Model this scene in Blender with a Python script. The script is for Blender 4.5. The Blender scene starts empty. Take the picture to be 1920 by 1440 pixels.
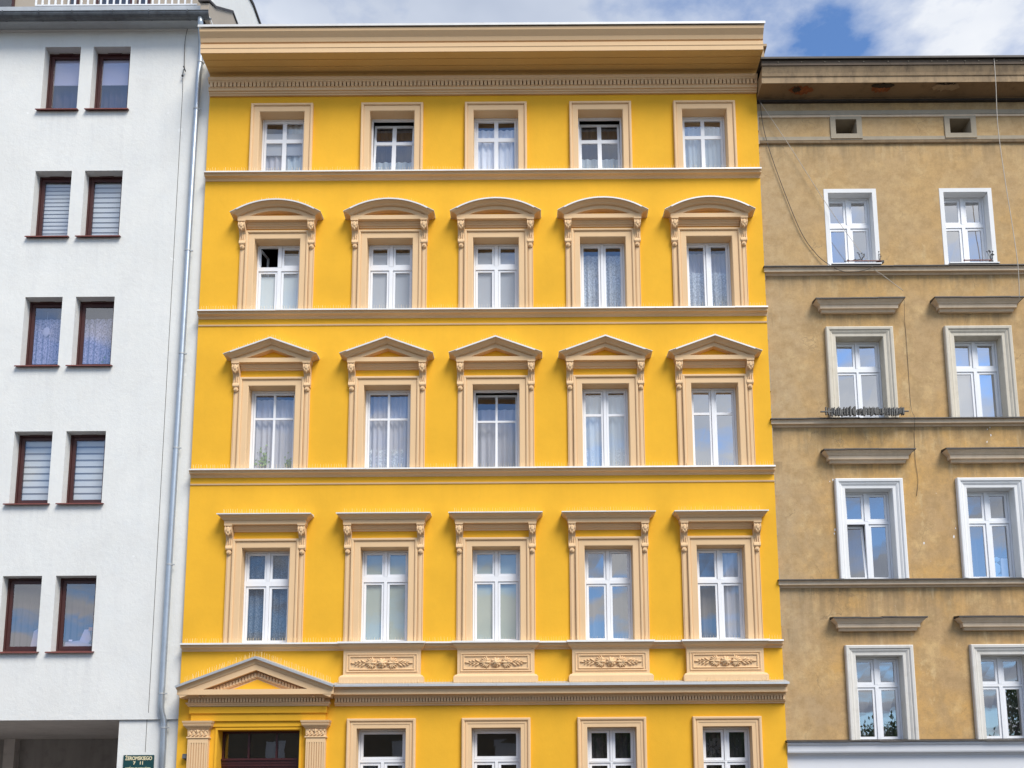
import bpy, bmesh, math, random
from mathutils import Vector, Matrix, Euler
random.seed(7)
S = bpy.context.scene
COL = S.collection
pi = math.pi

# ------------------------------------------------------------------ camera
cam_d = bpy.data.cameras.new("camera")
cam = bpy.data.objects.new("camera", cam_d); COL.objects.link(cam)
PITCH = math.atan(.159)
cam.matrix_world = Matrix.Translation((0, -22, 1.65)) @ Matrix.Rotation(pi/2 + PITCH, 4, 'X') @ Matrix.Rotation(-.0065, 4, 'Z')
cam_d.sensor_fit = 'HORIZONTAL'; cam_d.sensor_width = 36
cam_d.lens = 1850/1920*36
cam_d.shift_x = -40/1920
cam_d.shift_y = 516/1920
cam_d.clip_end = 2000
S.camera = cam

# ------------------------------------------------------------------ sky and sun
SUN_EL, SUN_AZ = math.radians(50), math.radians(180 - 36)   # azimuth from +Y, clockwise
w = bpy.data.worlds.new("World"); S.world = w; w.use_nodes = True
nt = w.node_tree; N = nt.nodes; L = nt.links
for n in list(N): N.remove(n)
out = N.new('ShaderNodeOutputWorld'); bg = N.new('ShaderNodeBackground'); bg.inputs[1].default_value = .11
sky = N.new('ShaderNodeTexSky'); sky.sky_type = 'NISHITA'; sky.sun_disc = False
sky.sun_elevation = SUN_EL; sky.sun_rotation = SUN_AZ; sky.air_density = 1.0; sky.dust_density = .4; sky.ozone_density = 2.0
tc = N.new('ShaderNodeTexCoord')
sep = N.new('ShaderNodeSeparateXYZ'); L.new(tc.outputs['Generated'], sep.inputs[0])
def wm(op, a, b=None, c=None):
    n = N.new('ShaderNodeMath'); n.operation = op
    for i, v in enumerate((a, b, c)):
        if v is None: continue
        if isinstance(v, (int, float)): n.inputs[i].default_value = v
        else: L.new(v, n.inputs[i])
    return n.outputs[0]
zz = wm('ADD', wm('MAXIMUM', sep.outputs[2], 0.0), .12)
cx = wm('DIVIDE', sep.outputs[0], zz); cy = wm('DIVIDE', sep.outputs[1], zz)
cmb = N.new('ShaderNodeCombineXYZ'); L.new(cx, cmb.inputs[0]); L.new(cy, cmb.inputs[1])
CLOUD_OFF = (31.900, 11.920, 0.0)
def wnoise(scale, off, detail=7, rough=.55, dist=.3):
    mp = N.new('ShaderNodeMapping'); mp.inputs['Location'].default_value = off; L.new(cmb.outputs[0], mp.inputs[0])
    n = N.new('ShaderNodeTexNoise'); n.inputs['Scale'].default_value = scale; n.inputs['Detail'].default_value = detail
    n.inputs['Roughness'].default_value = rough; n.inputs['Distortion'].default_value = dist
    L.new(mp.outputs[0], n.inputs[0]); return n.outputs[0]
def wramp(src, stops):
    r = N.new('ShaderNodeValToRGB'); e = r.color_ramp.elements
    while len(e) < len(stops): e.new(.5)
    for k, (p, c) in enumerate(stops):
        e[k].position = p; e[k].color = c if len(c) == 4 else (*c, 1)
    L.new(src, r.inputs[0]); return r.outputs[0]
cover = wramp(wnoise(2.5, CLOUD_OFF, 9, .56, .15), [(.42, (0, 0, 0)), (.55, (1, 1, 1))])
ccol = wramp(wnoise(1.25, (14.680, 20.480, 0), 6, .5), [(.36, (2.7, 3.1, 3.95)), (.47, (4.2, 4.55, 5.2)), (.60, (6.0, 6.05, 6.15))])
mixc = N.new('ShaderNodeMix'); mixc.data_type = 'RGBA'
L.new(cover, mixc.inputs[0]); 
deep = N.new('ShaderNodeMix'); deep.data_type = 'RGBA'; deep.blend_type = 'MULTIPLY'; deep.inputs[0].default_value = 1
L.new(sky.outputs[0], deep.inputs[6]); deep.inputs[7].default_value = (.86, 1.06, 1.28, 1); L.new(deep.outputs[2], mixc.inputs[6]); L.new(ccol, mixc.inputs[7])
L.new(mixc.outputs[2], bg.inputs[0]); L.new(bg.outputs[0], out.inputs[0])

sd = bpy.data.lights.new("sun", 'SUN'); sun = bpy.data.objects.new("sun", sd); COL.objects.link(sun)
sd.energy = 2.8; sd.angle = math.radians(28); sd.color = (1.0, .95, .87)
to_sun = Vector((math.sin(SUN_AZ)*math.cos(SUN_EL), math.cos(SUN_AZ)*math.cos(SUN_EL), math.sin(SUN_EL)))
sun.rotation_euler = to_sun.to_track_quat('Z', 'Y').to_euler(); sun.location = (5, -30, 40)
S.view_settings.view_transform = 'Standard'; S.view_settings.look = 'None'
S.view_settings.gamma = 1; S.view_settings.use_curve_mapping = False
S.view_settings.exposure = .62
S.render.engine = 'CYCLES'

# ------------------------------------------------------------------ materials
def new_mat(name):
    m = bpy.data.materials.new(name); m.use_nodes = True
    return m, m.node_tree.nodes, m.node_tree.links, m.node_tree.nodes['Principled BSDF']
def tnoise(N, L, vec, scale, detail=5, rough=.6, sc=None):
    if sc:
        mp = N.new('ShaderNodeMapping'); mp.inputs['Scale'].default_value = sc; L.new(vec, mp.inputs[0]); vec = mp.outputs[0]
    n = N.new('ShaderNodeTexNoise'); n.inputs['Scale'].default_value = scale; n.inputs['Detail'].default_value = detail; n.inputs['Roughness'].default_value = rough
    L.new(vec, n.inputs[0]); return n.outputs[0]
def tramp(N, L, src, stops):
    r = N.new('ShaderNodeValToRGB'); e = r.color_ramp.elements
    while len(e) < len(stops): e.new(.5)
    for k, (p, c) in enumerate(stops):
        e[k].position = p; e[k].color = (c, c, c, 1) if isinstance(c, (int, float)) else (*c, 1)
    L.new(src, r.inputs[0]); return r.outputs[0]
def tmix(N, L, f, a, b, mode='MIX'):
    m = N.new('ShaderNodeMix'); m.data_type = 'RGBA'; m.blend_type = mode
    for i, v in ((0, f), (6, a), (7, b)):
        if isinstance(v, (int, float)): m.inputs[i].default_value = v
        elif isinstance(v, tuple): m.inputs[i].default_value = (*v, 1)
        else: L.new(v, m.inputs[i])
    return m.outputs[2]
def tmath(N, L, op, a, b=None):
    n = N.new('ShaderNodeMath'); n.operation = op
    for i, v in enumerate((a, b)):
        if v is None: continue
        if isinstance(v, (int, float)): n.inputs[i].default_value = v
        else: L.new(v, n.inputs[i])
    return n.outputs[0]
def pos(N):
    return N.new('ShaderNodeNewGeometry').outputs['Position']
def bump(N, L, b, src, strength=.2, dist=.01):
    n = N.new('ShaderNodeBump'); n.inputs['Strength'].default_value = strength; n.inputs['Distance'].default_value = dist
    L.new(src, n.inputs['Height']); L.new(n.outputs[0], b.inputs['Normal'])
def mul(c, k): return tuple(min(1, v*k) for v in c)

def plaster(name, c, var=.06, grime=.0, gcol=(.2, .18, .15), rough=.9, bs=.25, streak=0.0, hue=None, runs=(), runk=.5, run_x=None):
    m, N, L, b = new_mat(name); p = pos(N)
    big = tnoise(N, L, p, .55, 6, .6)
    col = tmix(N, L, tramp(N, L, big, [(.3, 0.0), (.7, 1.0)]), mul(c, 1-var), mul(c, 1+var*.6))
    if runs:
        s = N.new('ShaderNodeSeparateXYZ'); L.new(p, s.inputs[0]); z = s.outputs[2]; tot = None
        for z0, hgt in runs:
            a = N.new('ShaderNodeMapRange'); a.inputs[1].default_value = z0-hgt; a.inputs[2].default_value = z0; L.new(z, a.inputs[0])
            k = tmath(N, L, 'MULTIPLY', a.outputs[0], tmath(N, L, 'LESS_THAN', z, z0+.03))
            tot = k if tot is None else tmath(N, L, 'MAXIMUM', tot, k)
        if run_x:
            xs_ = None
            for xa, xb in run_x:
                k = tmath(N, L, 'MULTIPLY', tmath(N, L, 'GREATER_THAN', s.outputs[0], xa), tmath(N, L, 'LESS_THAN', s.outputs[0], xb))
                xs_ = k if xs_ is None else tmath(N, L, 'MAXIMUM', xs_, k)
            tot = tmath(N, L, 'MULTIPLY', tot, xs_)
        st2 = tramp(N, L, tnoise(N, L, p, 1.0, 6, .65, (7, 7, .35)), [(.44, 0.0), (.66, 1.0)])
        col = tmix(N, L, tmath(N, L, 'MULTIPLY', tmath(N, L, 'MULTIPLY', tot, st2), runk), col, gcol)
        sp = tnoise(N, L, p, 4.2, 2, .5)
        col = tmix(N, L, tramp(N, L, sp, [(.78, 0.0), (.79, .35)]), col, mul(c, 1.6))
    if hue:
        col = tmix(N, L, tramp(N, L, tnoise(N, L, p, 1.7, 5, .65), [(.45, 0.0), (.68, .55)]), col, hue)
    if streak:
        st = tnoise(N, L, p, 1.0, 5, .65, (5.5, 5.5, .45))
        col = tmix(N, L, tramp(N, L, st, [(.48, 0.0), (.78, streak)]), col, gcol)
    if grime:
        g = tnoise(N, L, p, 3.2, 8, .7)
        col = tmix(N, L, tramp(N, L, g, [(.5, 0.0), (.75, grime)]), col, gcol)
    fine = tnoise(N, L, p, 55, 4, .7)
    col = tmix(N, L, tramp(N, L, fine, [(.25, .12), (.5, 0.0)]), col, mul(c, .75))
    L.new(col, b.inputs['Base Color']); b.inputs['Roughness'].default_value = rough
    b.inputs['Specular IOR Level'].default_value = .25
    hh = tmath(N, L, 'ADD', tmath(N, L, 'MULTIPLY', tnoise(N, L, p, 9, 3), .6), tmath(N, L, 'MULTIPLY', fine, .4))
    bump(N, L, b, hh, bs, .012)
    return m

def old_plaster(name):
    """ochre render gone patchy and grey, with dirt washed down from the string courses"""
    m, N, L, b = new_mat(name); p = pos(N)
    s = N.new('ShaderNodeSeparateXYZ'); L.new(p, s.inputs[0]); z = s.outputs[2]; x = s.outputs[0]
    och, grey, pale = (.60, .355, .122), (.50, .33, .165), (.68, .47, .225)
    f1 = tnoise(N, L, p, .45, 7, .62)
    col = tmix(N, L, tramp(N, L, f1, [(.40, 0.0), (.58, 1.0)]), och, grey)
    f2 = tnoise(N, L, p, 1.6, 8, .7)
    col = tmix(N, L, tramp(N, L, f2, [(.50, 0.0), (.68, .85)]), col, pale)
    damp = tnoise(N, L, p, .8, 9, .68, (1, 1, .6))
    col = tmix(N, L, tramp(N, L, damp, [(.545, 0.0), (.575, .38), (.8, .5)]), col, (.40, .275, .14))
    bleach = tnoise(N, L, p, 1.15, 9, .7, (1.6, 1.6, .7))
    col = tmix(N, L, tramp(N, L, bleach, [(.60, 0.0), (.63, .4), (.8, .6)]), col, (.70, .53, .29))
    # greyer at the party edge and higher up
    mr = N.new('ShaderNodeMapRange'); mr.inputs[1].default_value = 7.0; mr.inputs[2].default_value = 5.7; L.new(x, mr.inputs[0])
    col = tmix(N, L, tmath(N, L, 'MULTIPLY', mr.outputs[0], .5), col, (.46, .375, .255))
    mh = N.new('ShaderNodeMapRange'); mh.inputs[1].default_value = 8.0; mh.inputs[2].default_value = 17.0; L.new(z, mh.inputs[0])
    col = tmix(N, L, tmath(N, L, 'MULTIPLY', mh.outputs[0], .55), col, (.48, .345, .19))
    mid = tnoise(N, L, p, 5.0, 7, .72)
    col = tmix(N, L, tramp(N, L, mid, [(.42, 0.0), (.70, .75)]), col, (.36, .235, .11))
    st = tramp(N, L, tnoise(N, L, p, 1.0, 5, .65, (4.5, 4.5, .5)), [(.42, 0.0), (.62, 1.0)])
    tot = None
    xm = tmath(N, L, 'ABSOLUTE', tmath(N, L, 'SUBTRACT', tmath(N, L, 'MODULO', tmath(N, L, 'ADD', x, -7.83+1.415+28.3), 2.83), 1.415))
    mx = N.new('ShaderNodeMapRange'); mx.inputs[1].default_value = 1.06; mx.inputs[2].default_value = .9; L.new(xm, mx.inputs[0])
    for z0, hgt, hood in ((18.05, .7, 0), (14.5, .55, 0), (10.67, .9, 0), (6.8, 1.2, 0), (13.5, .5, 1), (9.75, .6, 1), (5.77, .55, 1), (19.25, .35, 0)):
        a = N.new('ShaderNodeMapRange'); a.inputs[1].default_value = z0-hgt; a.inputs[2].default_value = z0; L.new(z, a.inputs[0])
        k = tmath(N, L, 'MULTIPLY', a.outputs[0], tmath(N, L, 'LESS_THAN', z, z0+.06))
        if hood: k = tmath(N, L, 'MULTIPLY', k, mx.outputs[0])
        tot = k if tot is None else tmath(N, L, 'MAXIMUM', tot, k)
    col = tmix(N, L, tmath(N, L, 'MULTIPLY', tmath(N, L, 'MULTIPLY', tot, st), .62), col, (.19, .145, .09))
    lst = tramp(N, L, tnoise(N, L, p, 1.3, 4, .6, (5, 5, .6)), [(.6, 0.0), (.7, .5)])
    col = tmix(N, L, tmath(N, L, 'MULTIPLY', tot, lst), col, (.66, .52, .32))
    fine = tnoise(N, L, p, 38, 5, .75)
    col = tmix(N, L, tramp(N, L, fine, [(.3, .35), (.5, 0.0)]), col, (.27, .19, .1))
    # hairline cracks
    v = N.new('ShaderNodeTexVoronoi'); v.feature = 'DISTANCE_TO_EDGE'; v.inputs['Scale'].default_value = .55
    dn = N.new('ShaderNodeMix'); dn.data_type = 'VECTOR'
    nz = N.new('ShaderNodeTexNoise'); nz.inputs['Scale'].default_value = 1.8; nz.inputs['Detail'].default_value = 6; L.new(p, nz.inputs[0])
    va = N.new('ShaderNodeVectorMath'); va.operation = 'SCALE'; va.inputs['Scale'].default_value = 1.3; L.new(nz.outputs['Color'], va.inputs[0])
    vb = N.new('ShaderNodeVectorMath'); vb.operation = 'ADD'; L.new(p, vb.inputs[0]); L.new(va.outputs[0], vb.inputs[1]); L.new(vb.outputs[0], v.inputs['Vector'])
    cr = tmath(N, L, 'MULTIPLY', tramp(N, L, v.outputs['Distance'], [(.0, 1.0), (.008, 0.0)]), tramp(N, L, tnoise(N, L, p, .8), [(.5, 0.0), (.6, .55)]))
    col = tmix(N, L, cr, col, (.18, .13, .08))
    # small flaked spots
    v2 = tnoise(N, L, p, 7.5, 3, .6)
    col = tmix(N, L, tramp(N, L, v2, [(.755, 0.0), (.77, .8)]), col, (.7, .62, .5))
    L.new(col, b.inputs['Base Color']); b.inputs['Roughness'].default_value = .95; b.inputs['Specular IOR Level'].default_value = .15
    hh = tmath(N, L, 'ADD', tmath(N, L, 'MULTIPLY', mid, .6), tmath(N, L, 'MULTIPLY', fine, .5))
    bump(N, L, b, hh, .4, .015)
    return m

def simple(name, c, rough=.6, metal=0.0, var=.0, scale=4, spec=.4, grime=0.0, gcol=(.1, .09, .08)):
    m, N, L, b = new_mat(name)
    b.inputs['Roughness'].default_value = rough; b.inputs['Metallic'].default_value = metal
    b.inputs['Specular IOR Level'].default_value = spec
    if var or grime:
        p = pos(N); f = tnoise(N, L, p, scale, 6, .65)
        col = tmix(N, L, tramp(N, L, f, [(.3, 0.0), (.7, 1.0)]), mul(c, 1-var), mul(c, 1+var))
        if grime:
            g = tnoise(N, L, p, scale*.8, 8, .72, (1.5, 1.5, .7))
            col = tmix(N, L, tramp(N, L, g, [(.45, 0.0), (.7, grime)]), col, gcol)
        L.new(col, b.inputs['Base Color'])
    else: b.inputs['Base Color'].default_value = (*c, 1)
    return m

def glass(name, refl, tint=(.93, .95, .96), rough=0.0):
    m, N, L, b = new_mat(name); N.remove(b)
    o = N['Material Output']
    t = N.new('ShaderNodeBsdfTransparent'); t.inputs[0].default_value = (*tint, 1)
    g = N.new('ShaderNodeBsdfGlossy'); g.inputs['Roughness'].default_value = rough; g.inputs[0].default_value = (.97, .98, 1, 1)
    lw = N.new('ShaderNodeLayerWeight'); lw.inputs[0].default_value = .5
    f = tmath(N, L, 'ADD', tmath(N, L, 'MULTIPLY', tmath(N, L, 'POWER', lw.outputs['Facing'], 5.0), .75), refl+.03)
    p = pos(N); bn = N.new('ShaderNodeBump'); bn.inputs['Strength'].default_value = .05; bn.inputs['Distance'].default_value = .02
    L.new(tnoise(N, L, p, 1.3, 2, .5), bn.inputs['Height']); L.new(bn.outputs[0], g.inputs['Normal'])
    mx = N.new('ShaderNodeMixShader'); L.new(f, mx.inputs[0]); L.new(t.outputs[0], mx.inputs[1]); L.new(g.outputs[0], mx.inputs[2])
    L.new(mx.outputs[0], o.inputs[0]); return m

def cloth(name, c, lace=0.0, sheer=.25, scale=30, vert=False):
    m, N, L, b = new_mat(name); o = N['Material Output']
    b.inputs['Base Color'].default_value = (*c, 1); b.inputs['Roughness'].default_value = .95; b.inputs['Specular IOR Level'].default_value = .1
    t = N.new('ShaderNodeBsdfTransparent'); mx = N.new('ShaderNodeMixShader')
    if lace:
        p = pos(N); f = tnoise(N, L, p, scale, 3, .6, (1, 1, .5) if vert else None)
        L.new(tramp(N, L, f, [(.36, sheer), (.64, sheer+lace)]), mx.inputs[0])
    else: mx.inputs[0].default_value = 1-sheer
    L.new(t.outputs[0], mx.inputs[1]); L.new(b.outputs[0], mx.inputs[2]); L.new(mx.outputs[0], o.inputs[0])
    return m

M = {}
M['yellow'] = plaster('yellow_plaster', (.82, .437, .031), .10, .12, (.60, .33, .03), .9, .4, .08, runs=((17.03, .9), (13.24, .9), (9.29, .9), (5.36, .5), (4.1, .5)), runk=.1)
M['trim'] = plaster('sand_trim', (.755, .52, .295), .04, .05, (.5, .36, .2), .88, .12, .06)
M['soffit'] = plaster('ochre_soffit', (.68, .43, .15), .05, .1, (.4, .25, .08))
M['white_wall'] = plaster('white_plaster', (.735, .733, .70), .06, .22, (.55, .55, .55), .92, .75, .2, hue=(.71, .72, .70), runs=((19.03, 1.0), (15.6, 1.0), (12.26, 1.0), (8.86, 1.0), (5.36, 1.0)), runk=.45, run_x=((-12.27, -11.23), (-11.05, -9.97)))
M['old'] = old_plaster('old_ochre_plaster')
M['old_trim'] = plaster('old_cream_trim', (.73, .575, .405), .10, .3, (.38, .28, .17), .9, .3, .28)
M['old_trim_dark'] = plaster('old_stained_trim', (.43, .305, .18), .15, .65, (.12, .09, .065), .9, .35, .6)
M['white_trim'] = plaster('white_painted_trim', (.78, .78, .77), .04, .12, (.5, .48, .44), .75, .15, .12)
M['dull_trim'] = plaster('dull_white_trim', (.68, .655, .60), .06, .35, (.38, .33, .26), .8, .25, .3)
M['cream_trim'] = plaster('cream_trim', (.64, .585, .48), .06, .35, (.34, .28, .2), .8, .25, .3)
M['grey_band'] = plaster('grey_cement', (.40, .34, .25), .12, .5, (.26, .23, .18), .9, .3, .3)
M['pvc'] = simple('white_window_plastic', (.80, .81, .83), .35, 0, .015, 6, .5)
M['brown'] = simple('dark_brown_window_frame', (.055, .014, .012), .4, 0, .1, 8, .5)
M['sill_red'] = simple('red_brown_sill', (.16, .045, .032), .45, 0, .15, 6, .5)
M['zinc'] = simple('zinc_sheet', (.44, .46, .47), .5, .3, .08, 3, .5, .25, (.35, .36, .38))
M['zinc_pale'] = simple('pale_metal_flashing', (.70, .69, .66), .5, .1, .06, 3, .5, .2, (.5, .49, .47))
M['pipe'] = simple('galvanised_pipe', (.42, .47, .52), .38, .65, .08, 5, .5, .25, (.28, .3, .33))
M['gutter'] = simple('weathered_gutter', (.13, .14, .15), .5, .4, .25, 6, .5, .4, (.06, .06, .06))
M['dark_metal'] = simple('dark_sheet_edge', (.05, .043, .038), .6, .2, .3, 5, .4)
M['roof'] = simple('roof_sheet', (.16, .16, .165), .6, .2, .2, 2)
M['room'] = simple('room_plaster', (.16, .15, .145), .9)
M['black'] = simple('black_paint', (.015, .015, .017), .5)
M['cable'] = simple('cable_sheath', (.09, .075, .06), .7)
M['cable_pale'] = simple('pale_cable_sheath', (.50, .45, .38), .7)
M['spike'] = simple('clear_plastic_spike', (.86, .70, .42), .35)
M['door'] = simple('mahogany_door', (.055, .012, .012), .35, 0, .2, 6, .5)
M['brick'] = simple('bare_brick', (.30, .10, .035), .95, 0, .45, 12, .2, .6, (.10, .06, .035))
M['soffit_shade'] = plaster('shade_darkened_soffit', (.28, .185, .10), .2, .6, (.07, .05, .03), .9, .4)  # base brown darkened to stand for shade under the cornice; blotches are grime
M['wood_old'] = plaster('weathered_eaves_wood', (.15, .115, .085), .2, .5, (.05, .04, .03), .9, .3)
M['tile'] = simple('red_roof_tile', (.30, .075, .04), .8, 0, .2, 9)
M['sign'] = simple('green_sign_enamel', (.010, .055, .058), .3, 0, .2, 12, .5)
M['letter'] = simple('cream_lettering', (.75, .66, .42), .5)
M['concrete'] = plaster('passage_concrete', (.60, .55, .52), .12, .35, (.12, .1, .09), .9, .4, .1)
M['passage'] = plaster('passage_paint', (.36, .335, .32), .12, .35, (.07, .06, .055), .9, .3, .2)
M['attic'] = plaster('attic_render', (.40, .345, .28), .08, .2, (.26, .22, .18))
M['shop'] = plaster('pale_shopfront_render', (.70, .71, .73), .03, .08, (.55, .55, .55), .8, .1)
M['bounce_slab'] = plaster('passage_bounce_floor', (.42, .40, .37), .1, .2)
M['asphalt'] = plaster('asphalt', (.05, .05, .052), .15, .3, (.03, .03, .03))
M['paving'] = plaster('paving', (.115, .11, .105), .12, .3, (.18, .17, .16))
M['kerb'] = plaster('kerb_stone', (.34, .33, .32), .1)
M['paint'] = simple('road_paint', (.75, .75, .73), .7)
M['glass'] = glass('window_glass', .15, (.98, .99, 1))
M['glass_soft'] = glass('window_glass_clear', .10)
M['glass_sky'] = glass('window_glass_mirroring', .55, (.8, .82, .85))
M['glass_mid'] = glass('window_glass_bright', .30, (.97, .98, 1))
M['glass_violet'] = glass('window_glass_violet', .20, (.84, .80, .94))
M['glass_dark'] = glass('window_glass_dark', .10, (.55, .55, .55))
M['sheer'] = cloth('white_sheer_curtain', (.92, .93, .95), 0, .10)
M['sheer_blue'] = cloth('bluish_sheer_curtain', (.64, .73, .78), 0, .15)
M['sheer_lilac'] = cloth('lilac_grey_curtain', (.56, .56, .61), 0, .15)
M['lace'] = cloth('patterned_lace', (.75, .8, .82), .55, .2, 26)
M['lace_dots'] = cloth('dotted_lace', (.62, .68, .73), .6, .3, 42, True)
M['lace_dark'] = cloth('grey_lace', (.20, .22, .25), .45, .4, 30)
M['roller_green'] = cloth('green_grey_roller_blind', (.37, .41, .345), 0, .0)
M['roller_grey'] = cloth('grey_roller_blind', (.40, .42, .45), 0, .0)
M['roller_pale'] = cloth('pale_roller_blind', (.56, .62, .63), 0, .0)
M['slat'] = simple('pale_blind_slat', (.60, .62, .64), .7)
M['slat_gap'] = simple('thin_blind_cloth', (.24, .25, .28), .9)
M['room_dark'] = cloth('dark_room_sheet', (.10, .09, .09), 0, .0)  # flat dark sheet put behind panes in place of the unlit room
M['leaf'] = simple('leaf_green', (.075, .13, .03), .6, 0, .35, 6)
M['leaf_pale'] = simple('pale_houseplant_leaf', (.20, .30, .10), .6, 0, .3, 9)
M['bark'] = simple('bark', (.07, .05, .035), .9, 0, .3, 5)
M['brush'] = simple('grey_dried_twigs', (.15, .145, .135), .9, 0, .4, 14)
M['opp'] = plaster('opposite_render', (.30, .25, .18), .1, .2)
M['opp_roof'] = simple('opposite_roof', (.14, .05, .035), .8, 0, .2, 3)
M['paper'] = simple('white_paper', (.8, .8, .8), .8)
M['orange'] = simple('orange_card', (.6, .25, .04), .7)
M['bluep'] = simple('blue_print', (.25, .45, .65), .7)

# ------------------------------------------------------------------ builders
def link(o, parent=None):
    COL.objects.link(o)
    if parent is not None:
        o.parent = parent
        if parent.type == 'EMPTY': o.location = -parent.location
    return o
def obj(name, bm, m, parent=None, smooth=False, mats=None, kind=None, recalc=True):
    if recalc: bmesh.ops.recalc_face_normals(bm, faces=bm.faces)
    me = bpy.data.meshes.new(name); bm.to_mesh(me); bm.free()
    for mm in (mats or [m]): me.materials.append(M[mm])
    if smooth:
        for f in me.polygons: f.use_smooth = True
    o = link(bpy.data.objects.new(name, me), parent)
    if kind: o['kind'] = kind
    return o
def inst(src, parent, loc=None, name=None):
    o = src.copy(); COL.objects.link(o); o.parent = parent
    if loc is not None: o.location = loc
    return o
def thing(name, label, cat, loc=(0, 0, 0), group=None):
    o = bpy.data.objects.new(name, None); COL.objects.link(o); o.location = loc; o.empty_display_size = .3
    return tag(o, label, cat, group)
def tag(o, label, cat, group=None):
    o['label'] = label; o['category'] = cat
    if group: o['group'] = group
    return o
def B(): return bmesh.new()
def box(bm, x0, x1, y0, y1, z0, z1, mi=0, T=None):
    v = [bm.verts.new((x, y, z)) for x in (x0, x1) for y in (y0, y1) for z in (z0, z1)]
    if T is not None:
        for q in v: q.co = T @ q.co
    for f in ((0, 1, 3, 2), (4, 6, 7, 5), (0, 4, 5, 1), (2, 3, 7, 6), (0, 2, 6, 4), (1, 5, 7, 3)):
        bm.faces.new([v[i] for i in f]).material_index = mi
def prism(bm, pts, a, b, axis='X', mi=0):
    """polygon extruded; axis X: pts=(y,z); axis Y: pts=(x,z)"""
    mk = (lambda p, t: (t, p[0], p[1])) if axis == 'X' else (lambda p, t: (p[0], t, p[1]))
    A = [bm.verts.new(mk(p, a)) for p in pts]; C = [bm.verts.new(mk(p, b)) for p in pts]
    n = len(pts)
    bm.faces.new(A).material_index = mi; bm.faces.new(C).material_index = mi
    for i in range(n): bm.faces.new((A[i], A[(i+1) % n], C[(i+1) % n], C[i])).material_index = mi
def sweep(bm, path, prof, closed=False, ret=False, caps=True, y0=0.0):
    """sweep prof [(offset to the left of travel, protrusion, side return)] along path in the facade plane"""
    n = len(path); rings = []
    P = [Vector(p) for p in path]
    for i in range(n):
        a = P[i-1] if (i > 0 or closed) else None
        c = P[(i+1) % n] if (i < n-1 or closed) else None
        t1 = (P[i]-a).normalized() if a is not None else None
        t2 = (c-P[i]).normalized() if c is not None else None
        t1 = t1 or t2; t2 = t2 or t1
        n1 = Vector((-t1.y, t1.x)); n2 = Vector((-t2.y, t2.x)); mt = n1+n2
        mt = mt / max(.15, mt.dot(n1))
        end = -1 if (i == 0 and not closed) else (1 if (i == n-1 and not closed) else 0)
        ring = []
        for q in prof:
            o, p = q[0], q[1]; r = q[2] if len(q) > 2 else (p if ret else 0)
            xz = P[i] + mt*o
            if ret and end: xz = xz + (t2 if end < 0 else t1)*end*r
            ring.append((xz.x, y0-p, xz.y))
        if ret and end == -1: rings.append([(x, y0, z) for x, y, z in ring])
        rings.append(ring)
        if ret and end == 1: rings.append([(x, y0, z) for x, y, z in ring])
    V = [[bm.verts.new(p) for p in r] for r in rings]
    k = len(prof); m = len(V)
    for i in range(m if closed else m-1):
        A, C = V[i], V[(i+1) % m]
        for j in range(k-1):
            try: bm.faces.new((A[j], A[j+1], C[j+1], C[j]))
            except ValueError: pass
    if caps and not closed and not ret:
        for r in (V[0], V[-1]):
            try: bm.faces.new(r)
            except ValueError: pass
    bmesh.ops.remove_doubles(bm, verts=bm.verts[:], dist=1e-5)
    bmesh.ops.dissolve_degenerate(bm, edges=bm.edges[:], dist=1e-6)
def stack(bm, x0, x1, levels, y0=0.0, ret=True):
    sweep(bm, [(x0, 0), (x1, 0)], levels, ret=ret, y0=y0)
def ell(bm, c, r, R=None, sub=1):
    T = Matrix.Translation(c) @ (R.to_4x4() if R else Matrix()) @ Matrix.Diagonal((*r, 1))
    bmesh.ops.create_icosphere(bm, subdivisions=sub, radius=1, matrix=T)
def tube(bm, pts, r, n=8, caps=True):
    pts = [Vector(p) for p in pts]; V = []
    for i, p in enumerate(pts):
        t = (pts[min(i+1, len(pts)-1)] - pts[max(i-1, 0)]).normalized()
        u = t.cross(Vector((0, 1, 0)));
        if u.length < .1: u = t.cross(Vector((1, 0, 0)))
        u.normalize(); v = t.cross(u)
        rr = r[i] if isinstance(r, (list, tuple)) else r
        V.append([bm.verts.new(p + (u*math.cos(2*pi*k/n)+v*math.sin(2*pi*k/n))*rr) for k in range(n)])
    for a, b in zip(V, V[1:]):
        for k in range(n): bm.faces.new((a[k], a[(k+1) % n], b[(k+1) % n], b[k]))
    if caps and n > 2: bm.faces.new(V[0]); bm.faces.new(V[-1])
def wall_sheet(bm, x0, x1, z0, z1, y, holes, mi=0):
    xs = sorted({x0, x1, *[h[0] for h in holes], *[h[1] for h in holes]})
    zs = sorted({z0, z1, *[h[2] for h in holes], *[h[3] for h in holes]})
    xs = [v for v in xs if x0-1e-6 <= v <= x1+1e-6]; zs = [v for v in zs if z0-1e-6 <= v <= z1+1e-6]
    vs = {}
    def g(i, j):
        if (i, j) not in vs: vs[i, j] = bm.verts.new((xs[i], y, zs[j]))
        return vs[i, j]
    for i in range(len(xs)-1):
        for j in range(len(zs)-1):
            cx_, cz_ = (xs[i]+xs[i+1])/2, (zs[j]+zs[j+1])/2
            if any(h[0] < cx_ < h[1] and h[2] < cz_ < h[3] for h in holes): continue
            bm.faces.new((g(i, j), g(i+1, j), g(i+1, j+1), g(i, j+1))).material_index = mi
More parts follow.
